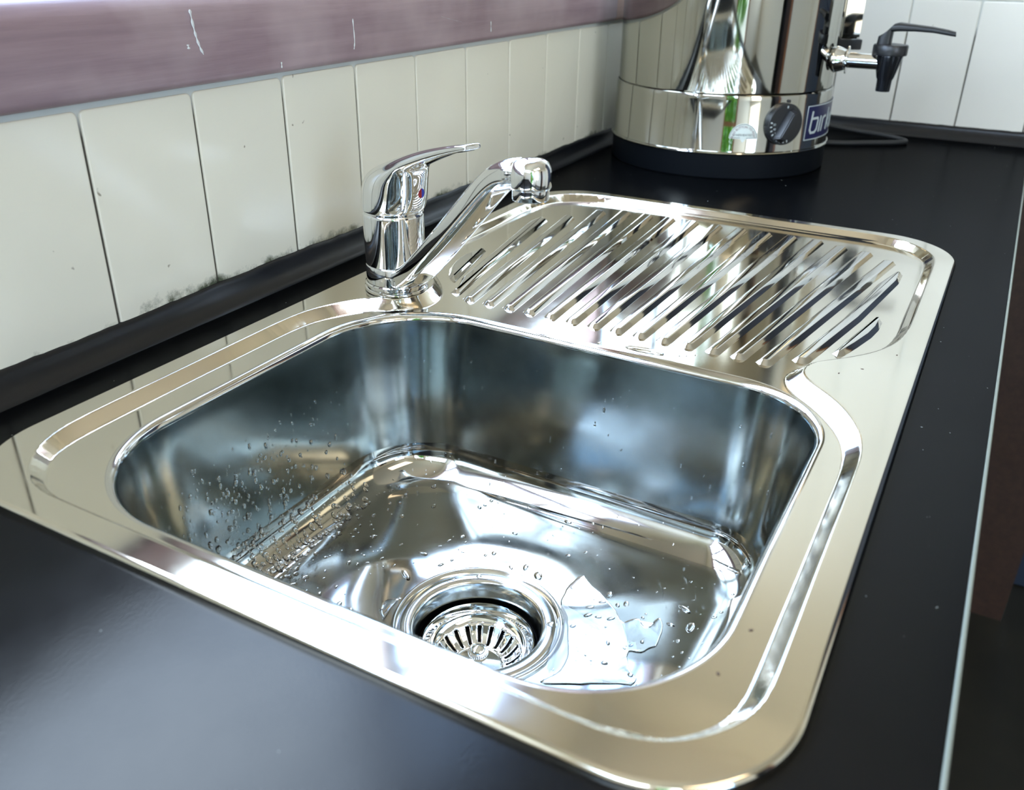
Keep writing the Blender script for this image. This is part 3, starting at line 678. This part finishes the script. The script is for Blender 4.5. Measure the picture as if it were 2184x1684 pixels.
def patch(name, outline, r, m, parent, th=0.0006, sub=1):
    """closed outline of (arc length along the shell from az0, z) wrapped round the urn"""
    bm = bmesh.new(); vs_ = [bm.verts.new((s, 0, zq)) for s, zq in outline]; f_ = bm.faces.new(vs_)
    bmesh.ops.triangulate(bm, faces=[f_])
    for x in np.arange(min(p[0] for p in outline)+0.004, max(p[0] for p in outline), 0.004):
        bmesh.ops.bisect_plane(bm, geom=bm.verts[:]+bm.edges[:]+bm.faces[:], plane_co=(x, 0, 0), plane_no=(1, 0, 0))
    ret = bmesh.ops.extrude_face_region(bm, geom=bm.faces[:]); ex = {v for v in ret['geom'] if isinstance(v, bmesh.types.BMVert)}
    for v in bm.verts:
        rr = r+(th if v in ex else 0.0); a = v.co.x/0.1515; v.co = Vector((rr*math.cos(a), rr*math.sin(a), v.co.z-CT))
    return bm_obj(name, bm, m, parent)
def S(az): return math.radians(az)*0.1515
def ribbon(pts, w, closed=False):
    P_ = np.array(pts, float); n = len(P_); L_, R_ = [], []
    for i in range(n):
        a = P_[(i-1) % n] if (closed or i > 0) else P_[i]; c = P_[(i+1) % n] if (closed or i < n-1) else P_[i]
        d1 = P_[i]-a; d2 = c-P_[i]; d1 = d1/np.linalg.norm(d1) if np.linalg.norm(d1) > 0 else d2/np.linalg.norm(d2); d2 = d2/np.linalg.norm(d2) if np.linalg.norm(d2) > 0 else d1
        m_ = np.array([-(d1+d2)[1], (d1+d2)[0]]); m_ /= np.linalg.norm(m_); k = w/2/max(0.5, abs(m_ @ np.array([-d1[1], d1[0]])))
        L_.append(P_[i]+m_*k); R_.append(P_[i]-m_*k)
    return L_, R_
def strokes(name, lines, r, m, parent, th=0.0004):
    bm = bmesh.new()
    for pts, w, closed in lines:
        # densify so the stroke follows the curve of the shell
        q = []
        k = len(pts)
        for i in range(k if closed else k-1):
            a = np.array(pts[i]); b = np.array(pts[(i+1) % k]); s = max(1, int(abs(b[0]-a[0])/0.003))
            q += [a+(b-a)*t/s for t in range(s)]
        if not closed: q.append(np.array(pts[-1]))
        Lp, Rp = ribbon(q, w, closed); n = len(q)
        lv = [[bm.verts.new((rr*math.cos(p[0]/0.1515), rr*math.sin(p[0]/0.1515), p[1]-CT)) for p in side] for rr in (r, r+th) for side in (Lp, Rp)]
        for i in range(n if closed else n-1):
            j = (i+1) % n
            bm.faces.new((lv[2][i], lv[2][j], lv[3][j], lv[3][i])); bm.faces.new((lv[0][i], lv[0][j], lv[2][j], lv[2][i])); bm.faces.new((lv[1][i], lv[3][i], lv[3][j], lv[1][j]))
    return bm_obj(name, bm, m, parent)
def arcpts(c, r0, a0, a1, n): return [(c[0]+r0*math.cos(math.radians(a0+(a1-a0)*i/n)), c[1]+r0*math.sin(math.radians(a0+(a1-a0)*i/n))) for i in range(n+1)]
# badge
RB = 0.1519
b0, b1, bz0, bz1 = S(-116.3), S(-50), 0.0412, 0.0862
badge = patch('badge', [(b0, bz0), (b1, bz0), (b1, bz1), (b0, bz1)], RB, LBLUE, urn, 0.0008)
strokes('badge_border', [([(b0+0.0008, bz0+0.0008), (b1-0.0008, bz0+0.0008), (b1-0.0008, bz1-0.0008), (b0+0.0008, bz1-0.0008)], 0.0011, True)], RB+0.0009, LPALE, badge)
SL = 0.12    # slant of the lettering
def lt(x, zq): return (b0+0.0095+x+(zq-0.050)*SL, zq)
wl_ = 0.0031
zb, zx, za = 0.0505, 0.0688, 0.0785
letters = [([lt(0, za), lt(0, zb+0.004), lt(0.0035, zb), lt(0.0125, zb), lt(0.0165, zb+0.004), lt(0.0165, zx-0.003), lt(0.0145, zx), lt(0.0015, zx)], wl_, False),
           ([lt(0.0235, zx+0.002), lt(0.0235, zb-0.0005)], wl_, False),
           ([lt(0.0310, zb-0.0005), lt(0.0310, zx-0.002), lt(0.0345, zx), lt(0.0410, zx)], wl_, False),
           ([lt(0.0490, za), lt(0.0490, zb-0.0005)], wl_, False), ([lt(0.0620, zx+0.001), lt(0.0505, zx-0.009), lt(0.0630, zb)], wl_, False),
           ([lt(0.0720, zb), lt(0.0830, zb), lt(0.0865, zb+0.004), lt(0.0865, zx-0.004), lt(0.0830, zx), lt(0.0720, zx), lt(0.0690, zx-0.004), lt(0.0690, zb+0.004)], wl_, True)]
strokes('badge_lettering', letters, RB+0.0009, LPALE, badge)
# half-round sticker
sc0 = (S(-151.3), 0.0490); Rl = 0.0185
outl = arcpts(sc0, Rl, 0, 180, 20)+[(sc0[0]-Rl+0.001, sc0[1]-0.0008), (sc0[0]-0.0035, sc0[1]-0.0012), (sc0[0]-0.0015, sc0[1]-0.0050), (sc0[0]+0.0005, sc0[1]-0.0052), (sc0[0]+0.0030, sc0[1]-0.0015), (sc0[0]+Rl-0.001, sc0[1]-0.0012)]
stick = patch('half_round_label', outl, RB, PAPER, urn, 0.0004)
strokes('label_border', [(arcpts(sc0, Rl-0.0010, 3, 177, 24), 0.0005, False), ([(sc0[0]-Rl+0.001, sc0[1]+0.0006), (sc0[0]-0.004, sc0[1]+0.0003)], 0.0005, False), ([(sc0[0]+0.004, sc0[1]+0.0001), (sc0[0]+Rl-0.001, sc0[1]+0.0003)], 0.0005, False)], RB+0.0005, INKB, stick, 0.0001)
def text_on(name, body, size, m, parent, place, th=0.0001):
    """font outline turned into mesh, each vertex sent through place(x, y) -> (s, z)"""
    cu = bpy.data.curves.new('lettering', 'FONT'); cu.body = body; cu.size = size; cu.align_x = 'CENTER'; cu.resolution_u = 3
    to = bpy.data.objects.new('lettering', cu); sc.collection.objects.link(to); bpy.context.view_layer.update()
    me = bpy.data.meshes.new_from_object(to); bpy.data.objects.remove(to); bpy.data.curves.remove(cu)
    for v in me.vertices:
        s_, zq = place(v.co.x, v.co.y); a = s_/0.1515; v.co = Vector(((RB+0.0006)*math.cos(a), (RB+0.0006)*math.sin(a), zq-CT))
    me.materials.clear(); me.materials.append(m); me.name = name; return link(name, me, parent)
def around(x, y):
    rr = Rl-0.0056+y; a = PI/2-x/(Rl-0.0042); return (sc0[0]+rr*math.cos(a), sc0[1]+rr*math.sin(a))
text_on('label_arc_text', 'PRESS BUTTON TO RESET', 0.0041, INKR, stick, around)
text_on('label_line_text', 'OVERHEATED', 0.0040, INKB, stick, lambda x, y: (sc0[0]-0.0008+x, sc0[1]+0.0026+y))
# thermostat dial
az_d = -131.3; dc = onu(az_d, 0.0662, 0.1515); dn = Vector((math.cos(math.radians(az_d)), math.sin(math.radians(az_d)), 0)); du = Vector((0, 0, 1)); ds = du.cross(dn)
def dial_disc(name, r0, r1, h0, h1, m, parent, n=64):
    bm = bmesh.new(); ra = []
    for rr, hh in ((r0, h0), (r0, h1-0.001), (r1, h1)): ra.append([bm.verts.new(dc+dn*hh+ds*rr*math.cos(2*PI*i/n)+du*rr*math.sin(2*PI*i/n)) for i in range(n)])
    for j in range(2):
        for i in range(n): bm.faces.new((ra[j][i], ra[j][(i+1) % n], ra[j+1][(i+1) % n], ra[j+1][i]))
    bm.faces.new(ra[2]); bm.faces.new(ra[0][::-1]); return bm_obj(name, bm, m, parent, True, 35)
dial = dial_disc('thermostat_dial', 0.0262, 0.0250, -0.0035, 0.0065, BLACKP, urn)
bm = bmesh.new()   # grip bar across the dial
def dpt(x, y, h): return dc+dn*h+ds*x+du*y
A_ = math.radians(63); ca, sa = math.cos(A_), math.sin(A_)
def rp(x, y, h): return dpt(x*ca-y*sa, x*sa+y*ca, h)
lo = [rp(x, y, 0.006) for x, y in ((-0.023, -0.0085), (0.016, -0.0070), (0.023, 0), (0.016, 0.0070), (-0.023, 0.0085))]; hi = [rp(x, y, 0.0175) for x, y in ((-0.019, -0.0048), (0.014, -0.0042), (0.019, 0), (0.014, 0.0042), (-0.019, 0.0048))]
lo = [bm.verts.new(p) for p in lo]; hi = [bm.verts.new(p) for p in hi]
for i in range(5): bm.faces.new((lo[i], lo[(i+1) % 5], hi[(i+1) % 5], hi[i]))
bm.faces.new(hi); bm.faces.new(lo[::-1]); bmesh.ops.bevel(bm, geom=list(bm.edges), offset=0.0012, segments=2, affect='EDGES')
bm_obj('grip_bar', bm, BLACKP, dial, True, 40)
for i, t_ in enumerate([90]+[172+14*k for k in range(9)]):
    a = math.radians(t_); bm = bmesh.new(); w = 0.0008; l0, l1 = 0.0205, 0.0235
    p = [bm.verts.new(dpt(rr*math.cos(a)-s_*w*math.sin(a), rr*math.sin(a)+s_*w*math.cos(a), 0.00675)) for rr, s_ in ((l0, -1), (l1, -1), (l1, 1), (l0, 1))]; bm.faces.new(p)
    bm_obj('scale_mark', bm, LPALE, dial)
for i, (t_, ch) in enumerate([(178, '30'), (198, '40'), (220, '50'), (243, '60'), (265, '70')]):
    cu = bpy.data.curves.new('n', 'FONT'); cu.body = ch; cu.size = 0.0042; cu.align_x = 'CENTER'; cu.align_y = 'CENTER'; cu.resolution_u = 2
    to = bpy.data.objects.new('n', cu); sc.collection.objects.link(to); bpy.context.view_layer.update(); me = bpy.data.meshes.new_from_object(to); bpy.data.objects.remove(to); bpy.data.curves.remove(cu)
    a = math.radians(t_)
    for v in me.vertices: v.co = dpt(0.0172*math.cos(a)+v.co.x, 0.0172*math.sin(a)+v.co.y, 0.0068)
    me.materials.clear(); me.materials.append(LPALE); me.name = 'scale_number'; link('scale_number', me, dial)
lathe('dial_stop_pin', [(0.002, 0), (0.002, 0.002), (0.0002, 0.0025)], BLACKP, urn, (0, 0), 12); pin = bpy.data.objects['dial_stop_pin']; pin.rotation_euler = (0, PI/2, math.radians(-129.5)); pin.location = onu(-129.5, 0.0945, 0.1513)
# draw-off tap
TA = math.radians(-88); td = Vector((math.cos(TA), math.sin(TA), 0))
ut = link('draw_off_tap', None, urn); zt = uz(0.1385)
def along(r, z): return td*r+Vector((0, 0, z))
# (one level down: parts of the tap are children of this mesh pipe)
bpy.data.objects.remove(ut)
pipe = tube('draw_off_pipe', [tuple(along(0.146, zt)), tuple(along(0.18, zt)), tuple(along(0.208, zt))], 0.0098, CHROME, urn, 32, True, 2)
tube('pipe_nut', [tuple(along(0.1470, zt)), tuple(along(0.1475, zt)), tuple(along(0.1560, zt)), tuple(along(0.162, zt))], [0.017, 0.0175, 0.0150, 0.0125], CHROME, pipe, 32, True, 2)
tube('pipe_washer', [tuple(along(0.1625, zt)), tuple(along(0.1632, zt)), tuple(along(0.1648, zt)), tuple(along(0.1655, zt))], [0.012, 0.0175, 0.0175, 0.012], CHROME, pipe, 32, True, 2)
DKCH = mat('dark_smoked_chrome', (0.06, 0.065, 0.075), 0.14, 0.9)
c2 = (td.x*0.215, td.y*0.215)
lathe('tap_cone', [(0.0062, uz(0.1030)), (0.0088, uz(0.1022)), (0.0092, uz(0.1035)), (0.0096, uz(0.1165)), (0.0112, uz(0.1200)), (0.0176, uz(0.1455)), (0.0180, uz(0.1480))], DKCH, pipe, c2, 48, 40)
lathe('tap_cap', [(0.0170, uz(0.1475)), (0.0212, uz(0.1478)), (0.0218, uz(0.1490)), (0.0218, uz(0.1590)), (0.0208, uz(0.1606)), (0.0100, uz(0.1618)), (0.0002, uz(0.1618))], BLACKP, pipe, c2, 48, 40)
# black lever of the draw-off tap
secs = [(0.206, 0.160, 0.0115, 0.0090), (0.2065, 0.172, 0.0112, 0.0090), (0.2100, 0.1800, 0.0112, 0.0075), (0.2200, 0.1822, 0.0108, 0.0055), (0.240, 0.1818, 0.0100, 0.0042), (0.262, 0.1805, 0.0092, 0.0036), (0.280, 0.1780, 0.0088, 0.0034), (0.2890, 0.1765, 0.0080, 0.0030)]
sd_ = Vector((-td.y, td.x, 0)); V = []; F = []; n = 20
dirs = [0, 12, 50, 84, 93, 95, 98, 98]
for (r_, z_, hw_, ht_), tl in zip(secs, dirs):
    a = math.radians(tl); u = td*math.cos(a)+Vector((0, 0, 1))*math.sin(a)
    for i in range(n):
        t_ = 2*PI*i/n; cc = math.copysign(abs(math.cos(t_))**0.6, math.cos(t_)); ss = math.copysign(abs(math.sin(t_))**0.6, math.sin(t_))
        V.append(tuple(along(r_, uz(z_))+u*ht_*cc+sd_*hw_*ss))
for j in range(len(secs)-1):
    for i in range(n): a = j*n+i; b = j*n+(i+1) % n; F.append((a, b, b+n, a+n))
F.append(tuple(range(n))[::-1]); F.append(tuple(range((len(secs)-1)*n, len(secs)*n)))
mesh_np('tap_lever', V, F, BLACKP, pipe).data.set_sharp_from_angle(angle=math.radians(45))
bm = bmesh.new(); 
# sight gauge: steel guard with a black foot bracket
def ubox(name, az, r0, r1, hw_, z0, z1, m, parent, bev=0.001):
    bm = bmesh.new(); bmesh.ops.create_cube(bm, size=1); a = math.radians(az); d = Vector((math.cos(a), math.sin(a), 0)); s = Vector((-d.y, d.x, 0))
    for v in bm.verts: v.co = d*(r0+(v.co.x+.5)*(r1-r0))+s*(v.co.y*2*hw_)+Vector((0, 0, uz(z0+(v.co.z+.5)*(z1-z0))))
    if bev: bmesh.ops.bevel(bm, geom=list(bm.edges), offset=bev, segments=2, affect='EDGES')
    return bm_obj(name, bm, m, parent, True, 40)
gauge = ubox('gauge_guard', -62, 0.152, 0.180, 0.0115, 0.1585, 0.385, URNST, urn, 0.003)
ubox('gauge_bracket', -62, 0.147, 0.184, 0.0125, 0.1455, 0.1590, BLACKP, gauge, 0.0008)
ubox('gauge_bracket', -62, 0.147, 0.184, 0.0125, 0.3845, 0.398, BLACKP, gauge, 0.0008)
ubox('side_handle', 106, 0.149, 0.170, 0.035, 0.33, 0.345, BLACKP, urn, 0.004)
ubox('cord_socket', -20, 0.150, 0.166, 0.014, 0.050, 0.082, BLACKP, urn, 0.002)
# mains cord of the urn
cord = tube('power_cord', [(1.2615, 0.302, 0.064), (1.290, 0.290, 0.050), (1.335, 0.262, 0.018), (1.372, 0.210, 0.0040), (1.371, 0.160, 0.0004), (1.3600, 0.1335, -0.0010), (1.345, 0.1255, -0.0012), (1.327, 0.1400, -0.0012), (1.306, 0.170, -0.0012), (1.278, 0.212, -0.0012), (1.262, 0.262, -0.0012), (1.275, 0.330, -0.0012), (1.33, 0.42, -0.0012)], 0.0037, BLACKR, None, 14)
tag(cord, 'thin black mains cord looped on the worktop behind the steel urn', 'cord')

# ------------------------------------------------------------------ water
def on_bowl(x, y):
    h = BVH.ray_cast(Vector((x, y, 0.05)), Vector((0, 0, -1)))
    return (h[0], h[1]) if h[0] is not None else None
def drop_mesh(name, m=WATER, seg=10, rg=4):
    V = [(0, 0, 1.0)]; F = []
    for j in range(1, rg+1):
        e = PI/2*j/rg
        for i in range(seg):
            a = 2*PI*i/seg; V.append((math.sin(e)*math.cos(a), math.sin(e)*math.sin(a), math.cos(e)))
    V.append((0, 0, -0.03)); last = len(V)-1
    for i in range(seg): F.append((0, 1+i, 1+(i+1) % seg))
    for j in range(rg-1):
        for i in range(seg): a = 1+j*seg+i; b = 1+j*seg+(i+1) % seg; F.append((a, a+seg, b+seg, b))
    b0_ = 1+(rg-1)*seg
    for i in range(seg): F.append((b0_+i, last, b0_+(i+1) % seg))
    return V, F
DV, DF = drop_mesh('drop')
DVn = np.array(DV)
def frame(nr, ang):
    nr = Vector(nr).normalized(); t = Vector((0, 0, -1)); t = t-nr*t.dot(nr)
    if t.length < 0.25: t = Vector((1, 0, 0))-nr*nr.x
    t.normalize(); s = nr.cross(t); c_, s__ = math.cos(ang), math.sin(ang)
    return t*c_+s*s__, s*c_-t*s__, nr
def put(p, nr, rx, ry, h, ang=0, jit=0.12):
    X_, Y_, Z_ = frame(nr, ang); a = np.arctan2(DVn[:, 1], DVn[:, 0]); wob = 1+jit*np.sin(2*a+random.random()*6)+jit*0.6*np.sin(3*a+random.random()*6)
    Q = DVn.copy(); Q[:, 0] *= rx*wob; Q[:, 1] *= ry*wob; Q[:, 2] *= h
    return np.array(p)+Q[:, :1]*np.array(X_)+Q[:, 1:2]*np.array(Y_)+Q[:, 2:]*np.array(Z_)
VV = []; FF = []
def add(V): k = sum(len(v) for v in VV); VV.append(V); FF.extend([tuple(i+k for i in f_) for f_ in DF])
cnt = 0
def bowl_pt(j, i): return allr[j][i % nn]
def sample(jf, i):
    j = int(jf); j = min(j, len(allr)-2); u = jf-j
    p = bowl_pt(j, i)*(1-u)+bowl_pt(j+1, i)*u
    n_ = np.cross(bowl_pt(j, i+1)-bowl_pt(j, i), bowl_pt(j+1, i)-bowl_pt(j, i)); n_ = -n_/np.linalg.norm(n_)
    c_ = np.array([BC[0], BC[1], -0.05]); n_ = n_ if (c_-p)@n_ > 0 else -n_
    return p, n_
# contour indices: corners of 25 points joined by sides of 35; the back side is the third one
back0 = 3*25+2*35-0; back_i = [i for i in range(nn) if allr[8][i][1] > 0.395]
VVp = []
for q in range(680):                                # spray on the lower back wall and its fillet
    xt = random.triangular(0.065, 0.300, 0.16); i = min(back_i, key=lambda i: abs(allr[8][i][0]-xt)); jf = min(22.5, 5+17.5*random.random()**0.75); p, n_ = sample(jf, i); p = p+np.array([random.uniform(-.005, .005) if 0.12 < p[0] < 0.27 else 0, 0, 0])
    if p[0] < 0.075 and random.random() < 0.7: continue
    if p[0] > 0.30 and random.random() < 0.85: continue
    r_ = 0.00062+0.0015*random.random()**2.2*(0.5+jf/22); add(put(p, n_, r_*random.uniform(1, 1.7), r_, r_*0.6))
for q in range(105):                                # along the floor beside the back wall
    x = random.uniform(0.06, 0.31); y = 0.392-abs(random.gauss(0, 0.022)); h = on_bowl(x, y)
    if h: r_ = 0.0006+0.0016*random.random()**2; add(put(h[0], h[1], r_*random.uniform(1, 1.5), r_, r_*0.5, random.random()*3))
for q in range(300):                                # rest of the floor and far wall
    x = random.uniform(0.06, 0.34); y = random.uniform(0.07, 0.37); h = on_bowl(x, y)
    if h and math.hypot(x-BC[0], y-BC[1]) > 0.066 and x > 0.12:
        r_ = 0.0005+0.0015*random.random()**3; add(put(h[0], h[1], r_*random.uniform(1, 2.0), r_, r_*0.5, random.random()*3))
far_i = [i for i in range(nn) if allr[8][i][0] > 0.335]
for q in range(110):
    i = random.choice(far_i); p, n_ = sample(3+17*random.random(), i); r_ = 0.0004+0.0008*random.random()**3; add(put(p, n_, r_*random.uniform(1, 2.2), r_, r_*0.55))
spray = mesh_np('water_spray', np.concatenate(VV), FF, WATER); tag(spray, 'fine spray of clear water droplets on the bowl walls and floor', 'water', kind='stuff')
# the large single drops
BIG = [] #BIGDROPS
ORD = ['first', 'second', 'third', 'fourth', 'fifth', 'sixth', 'seventh', 'eighth', 'ninth', 'tenth', 'eleventh', 'twelfth']
def water_drop(p, nr, rx, ry, h, ang, label, group, parent=None):
    V = put((0, 0, 0), nr, rx, ry, h, ang, 0.10); o = mesh_np('water_drop', V, DF, WATER, None); o.location = p; s = o.modifiers.new('smooth', 'SUBSURF'); s.levels = 1; s.render_levels = 1
    return tag(o, label, 'water drop', group)
KX = {v: i for i, v in enumerate(sorted([0.150, 0.163, 0.176, 0.158, 0.137, 0.122, 0.124, 0.172, 0.205, 0.214, 0.186, 0.235]))}
for x, y, r_, ar in [(0.150, 0.385, 0.0036, 1.3), (0.163, 0.391, 0.0028, 1.1), (0.176, 0.380, 0.0026, 1.2), (0.158, 0.370, 0.0040, 1.5), (0.137, 0.382, 0.0036, 1.2), (0.122, 0.388, 0.0034, 1.1), (0.124, 0.376, 0.0038, 1.1), (0.172, 0.368, 0.0024, 1.5), (0.205, 0.392, 0.0030, 1.6), (0.214, 0.389, 0.0027, 1.4), (0.186, 0.392, 0.0024, 1.1), (0.235, 0.386, 0.0022, 1.3)]:
    h = on_bowl(x, y); water_drop(h[0], h[1], r_*ar, r_, r_*0.45, random.uniform(-.6, .6), 'clear drop by the bowl back wall, %s counted from the near end' % ORD[KX[x]], 'larger water drops beside the back wall of the bowl')
KY = {v: i for i, v in enumerate(sorted([0.235, 0.222, 0.165, 0.150, 0.110, 0.100, 0.310, 0.330]))}
for x, y, r_, ar, ang in [(0.272, 0.235, 0.0024, 1.4, 0), (0.268, 0.222, 0.0034, 1.6, 0.9), (0.272, 0.165, 0.0024, 1.5, 0.3), (0.268, 0.150, 0.0024, 1.4, 0.2), (0.279, 0.110, 0.0028, 2.2, 1.2), (0.262, 0.100, 0.0030, 2.2, 0.1), (0.218, 0.310, 0.0030, 2.2, 1.0), (0.163, 0.330, 0.0026, 2.0, 0.4)]:
    h = on_bowl(x, y); water_drop(h[0], h[1], r_*ar, r_, r_*0.4, ang, 'elongated drop out on the open bowl floor, %s counted from the front wall' % ORD[KY[y]], 'elongated water drops on the bowl floor')
for a, rr, r_, wl2 in [(-62, 0.0515, 0.0026, 'largest, nearest the front'), (30, 0.0515, 0.0022, 'second largest, on the far side'), (52, 0.0515, 0.0013, 'smaller one of the close pair'), (57, 0.051, 0.0010, 'the smallest of all')]:
    x = BC[0]+rr*math.cos(math.radians(a)); y = BC[1]+rr*math.sin(math.radians(a))
    water_drop((x, y, ZD+0.0008), (0, 0, 1), r_*1.1, r_, r_*0.5, 0, 'round water drop on the chrome drain flange, '+wl2, 'water drops on the drain flange')
def film(name, pts, hfun, th, label, sub=3, jag=0.0):
    P_ = cr_spline(np.array(pts), sub, True)
    if jag: P_ = P_+rng.normal(size=P_.shape)*jag
    P_ = ccw(P_); bm = bmesh.new()
    prof = [(0, 0.0), (0.10*th, 0.45*th), (0.6*th, 0.85*th), (1.3*th, th)]
    ringv = []
    for d, hgt in prof:
        q = inset_poly(P_, d) if d else P_
        ringv.append([bm.verts.new((x, y, hfun(x, y)+hgt)) for x, y in q])
    n = len(P_)
    for j in range(3):
        for i in range(n): bm.faces.new((ringv[j][i], ringv[j][(i+1) % n], ringv[j+1][(i+1) % n], ringv[j+1][i]))
    bot = [bm.verts.new((v.co.x, v.co.y, hfun(v.co.x, v.co.y)-0.0001)) for v in ringv[0]]
    for i in range(n): bm.faces.new((bot[i], bot[(i+1) % n], ringv[0][(i+1) % n], ringv[0][i]))
    f1 = bm.faces.new(ringv[3]); f2 = bm.faces.new(bot[::-1]); bmesh.ops.triangulate(bm, faces=[f1, f2])
    o = bm_obj(name, bm, WATER, None, True, 60); return tag(o, label, 'water')
def fz(x, y):
    h = on_bowl(x, y); return (h[0].z if h else -0.156)+0.0002
A1 = [(172.1,170.9),(183.3,164.8),(198.3,164.7),(211.2,169.5),(228.7,179.0),(237.6,183.3),(237.7,187.1),(245.8,195.6),(254.5,195.3),(269.0,196.0),(281.7,191.7),(279,187),(275,181),(268.7,168.4),(259,155),(247.9,144.9),(252.6,141.5),(256,136),(249.8,129.7),(252,126),(262.3,123.8),(259,119),(249,116),(235.4,114.4),(230.9,117.8),(223.6,121.7),(221.7,129.5),(212,126),(204.4,120.8),(199,115),(193,116),(190.3,124.4),(183.1,139.9),(175.6,156.5)]
A1 = [(BC[0]+(x/1000-BC[0]), y/1000) for x, y in A1]
A1 = [p if math.hypot(p[0]-BC[0], p[1]-BC[1]) > 0.0635 else tuple(np.array(BC)+(np.array(p)-np.array(BC))*0.0635/math.hypot(p[0]-BC[0], p[1]-BC[1])) for p in A1]
film('water_puddle', A1, fz, 0.0007, 'thin ragged puddle of water on the bowl floor right of the drain', 3, 0.00025)
film('water_puddle', [(x/1000, y/1000) for x, y in [(185,307),(190,305),(196,299),(194.5,299.5),(190,299),(183,298),(176,296.5),(171,296),(176,303)]], fz, 0.0009, 'small flat puddle of water touching the drain flange on its tap side', 3)
film('water_blob', [(0.3795,0.2075),(0.3830,0.2060),(0.3850,0.1990),(0.3862,0.1890),(0.3840,0.1795),(0.3815,0.1775),(0.3795,0.1860),(0.3785,0.1980)], lambda x, y: -HR, 0.0013, 'long raised blob of water on the steel between bowl and drainer', 4)
for k_, (x, y, r_) in enumerate([(0.377, 0.229, 0.0017), (0.3860, 0.1655, 0.0011), (0.3885, 0.1610, 0.0009), (0.3935, 0.1555, 0.0011)]):
    water_drop((x, y, -HR), (0, 0, 1), r_*1.3, r_, r_*0.6, 0, 'tiny water drop between bowl and drainer, %s counted from the tap side' % ORD[k_], 'tiny drops between bowl and drainer')
SPK = ['just beyond the front pinch of the step', 'in the hollow of the front pinch', 'close to the front edge beside the drainer', 'between bowl and front step', 'at the near front bowl corner', 'closest to the camera']
# small specks of dirt on the sink rim
for i, (x, y) in enumerate([(0.416, 0.0385), (0.400, 0.0520), (0.455, 0.020), (0.330, 0.033), (0.112, 0.036), (0.078, 0.041)]):
    V = put((x, y, 0.0 if y < 0.03 or i < 2 else -HR+0.0002), (0, 0, 1), 0.0011, 0.0006, 0.0003, random.random()*3)
    tag(mesh_np('dirt_speck', V, DF, mat('speck', (0.05, 0.025, 0.015), 0.7)), 'tiny brown dirt speck on the sink rim, '+SPK[i], 'speck', 'dirt specks on the sink rim')
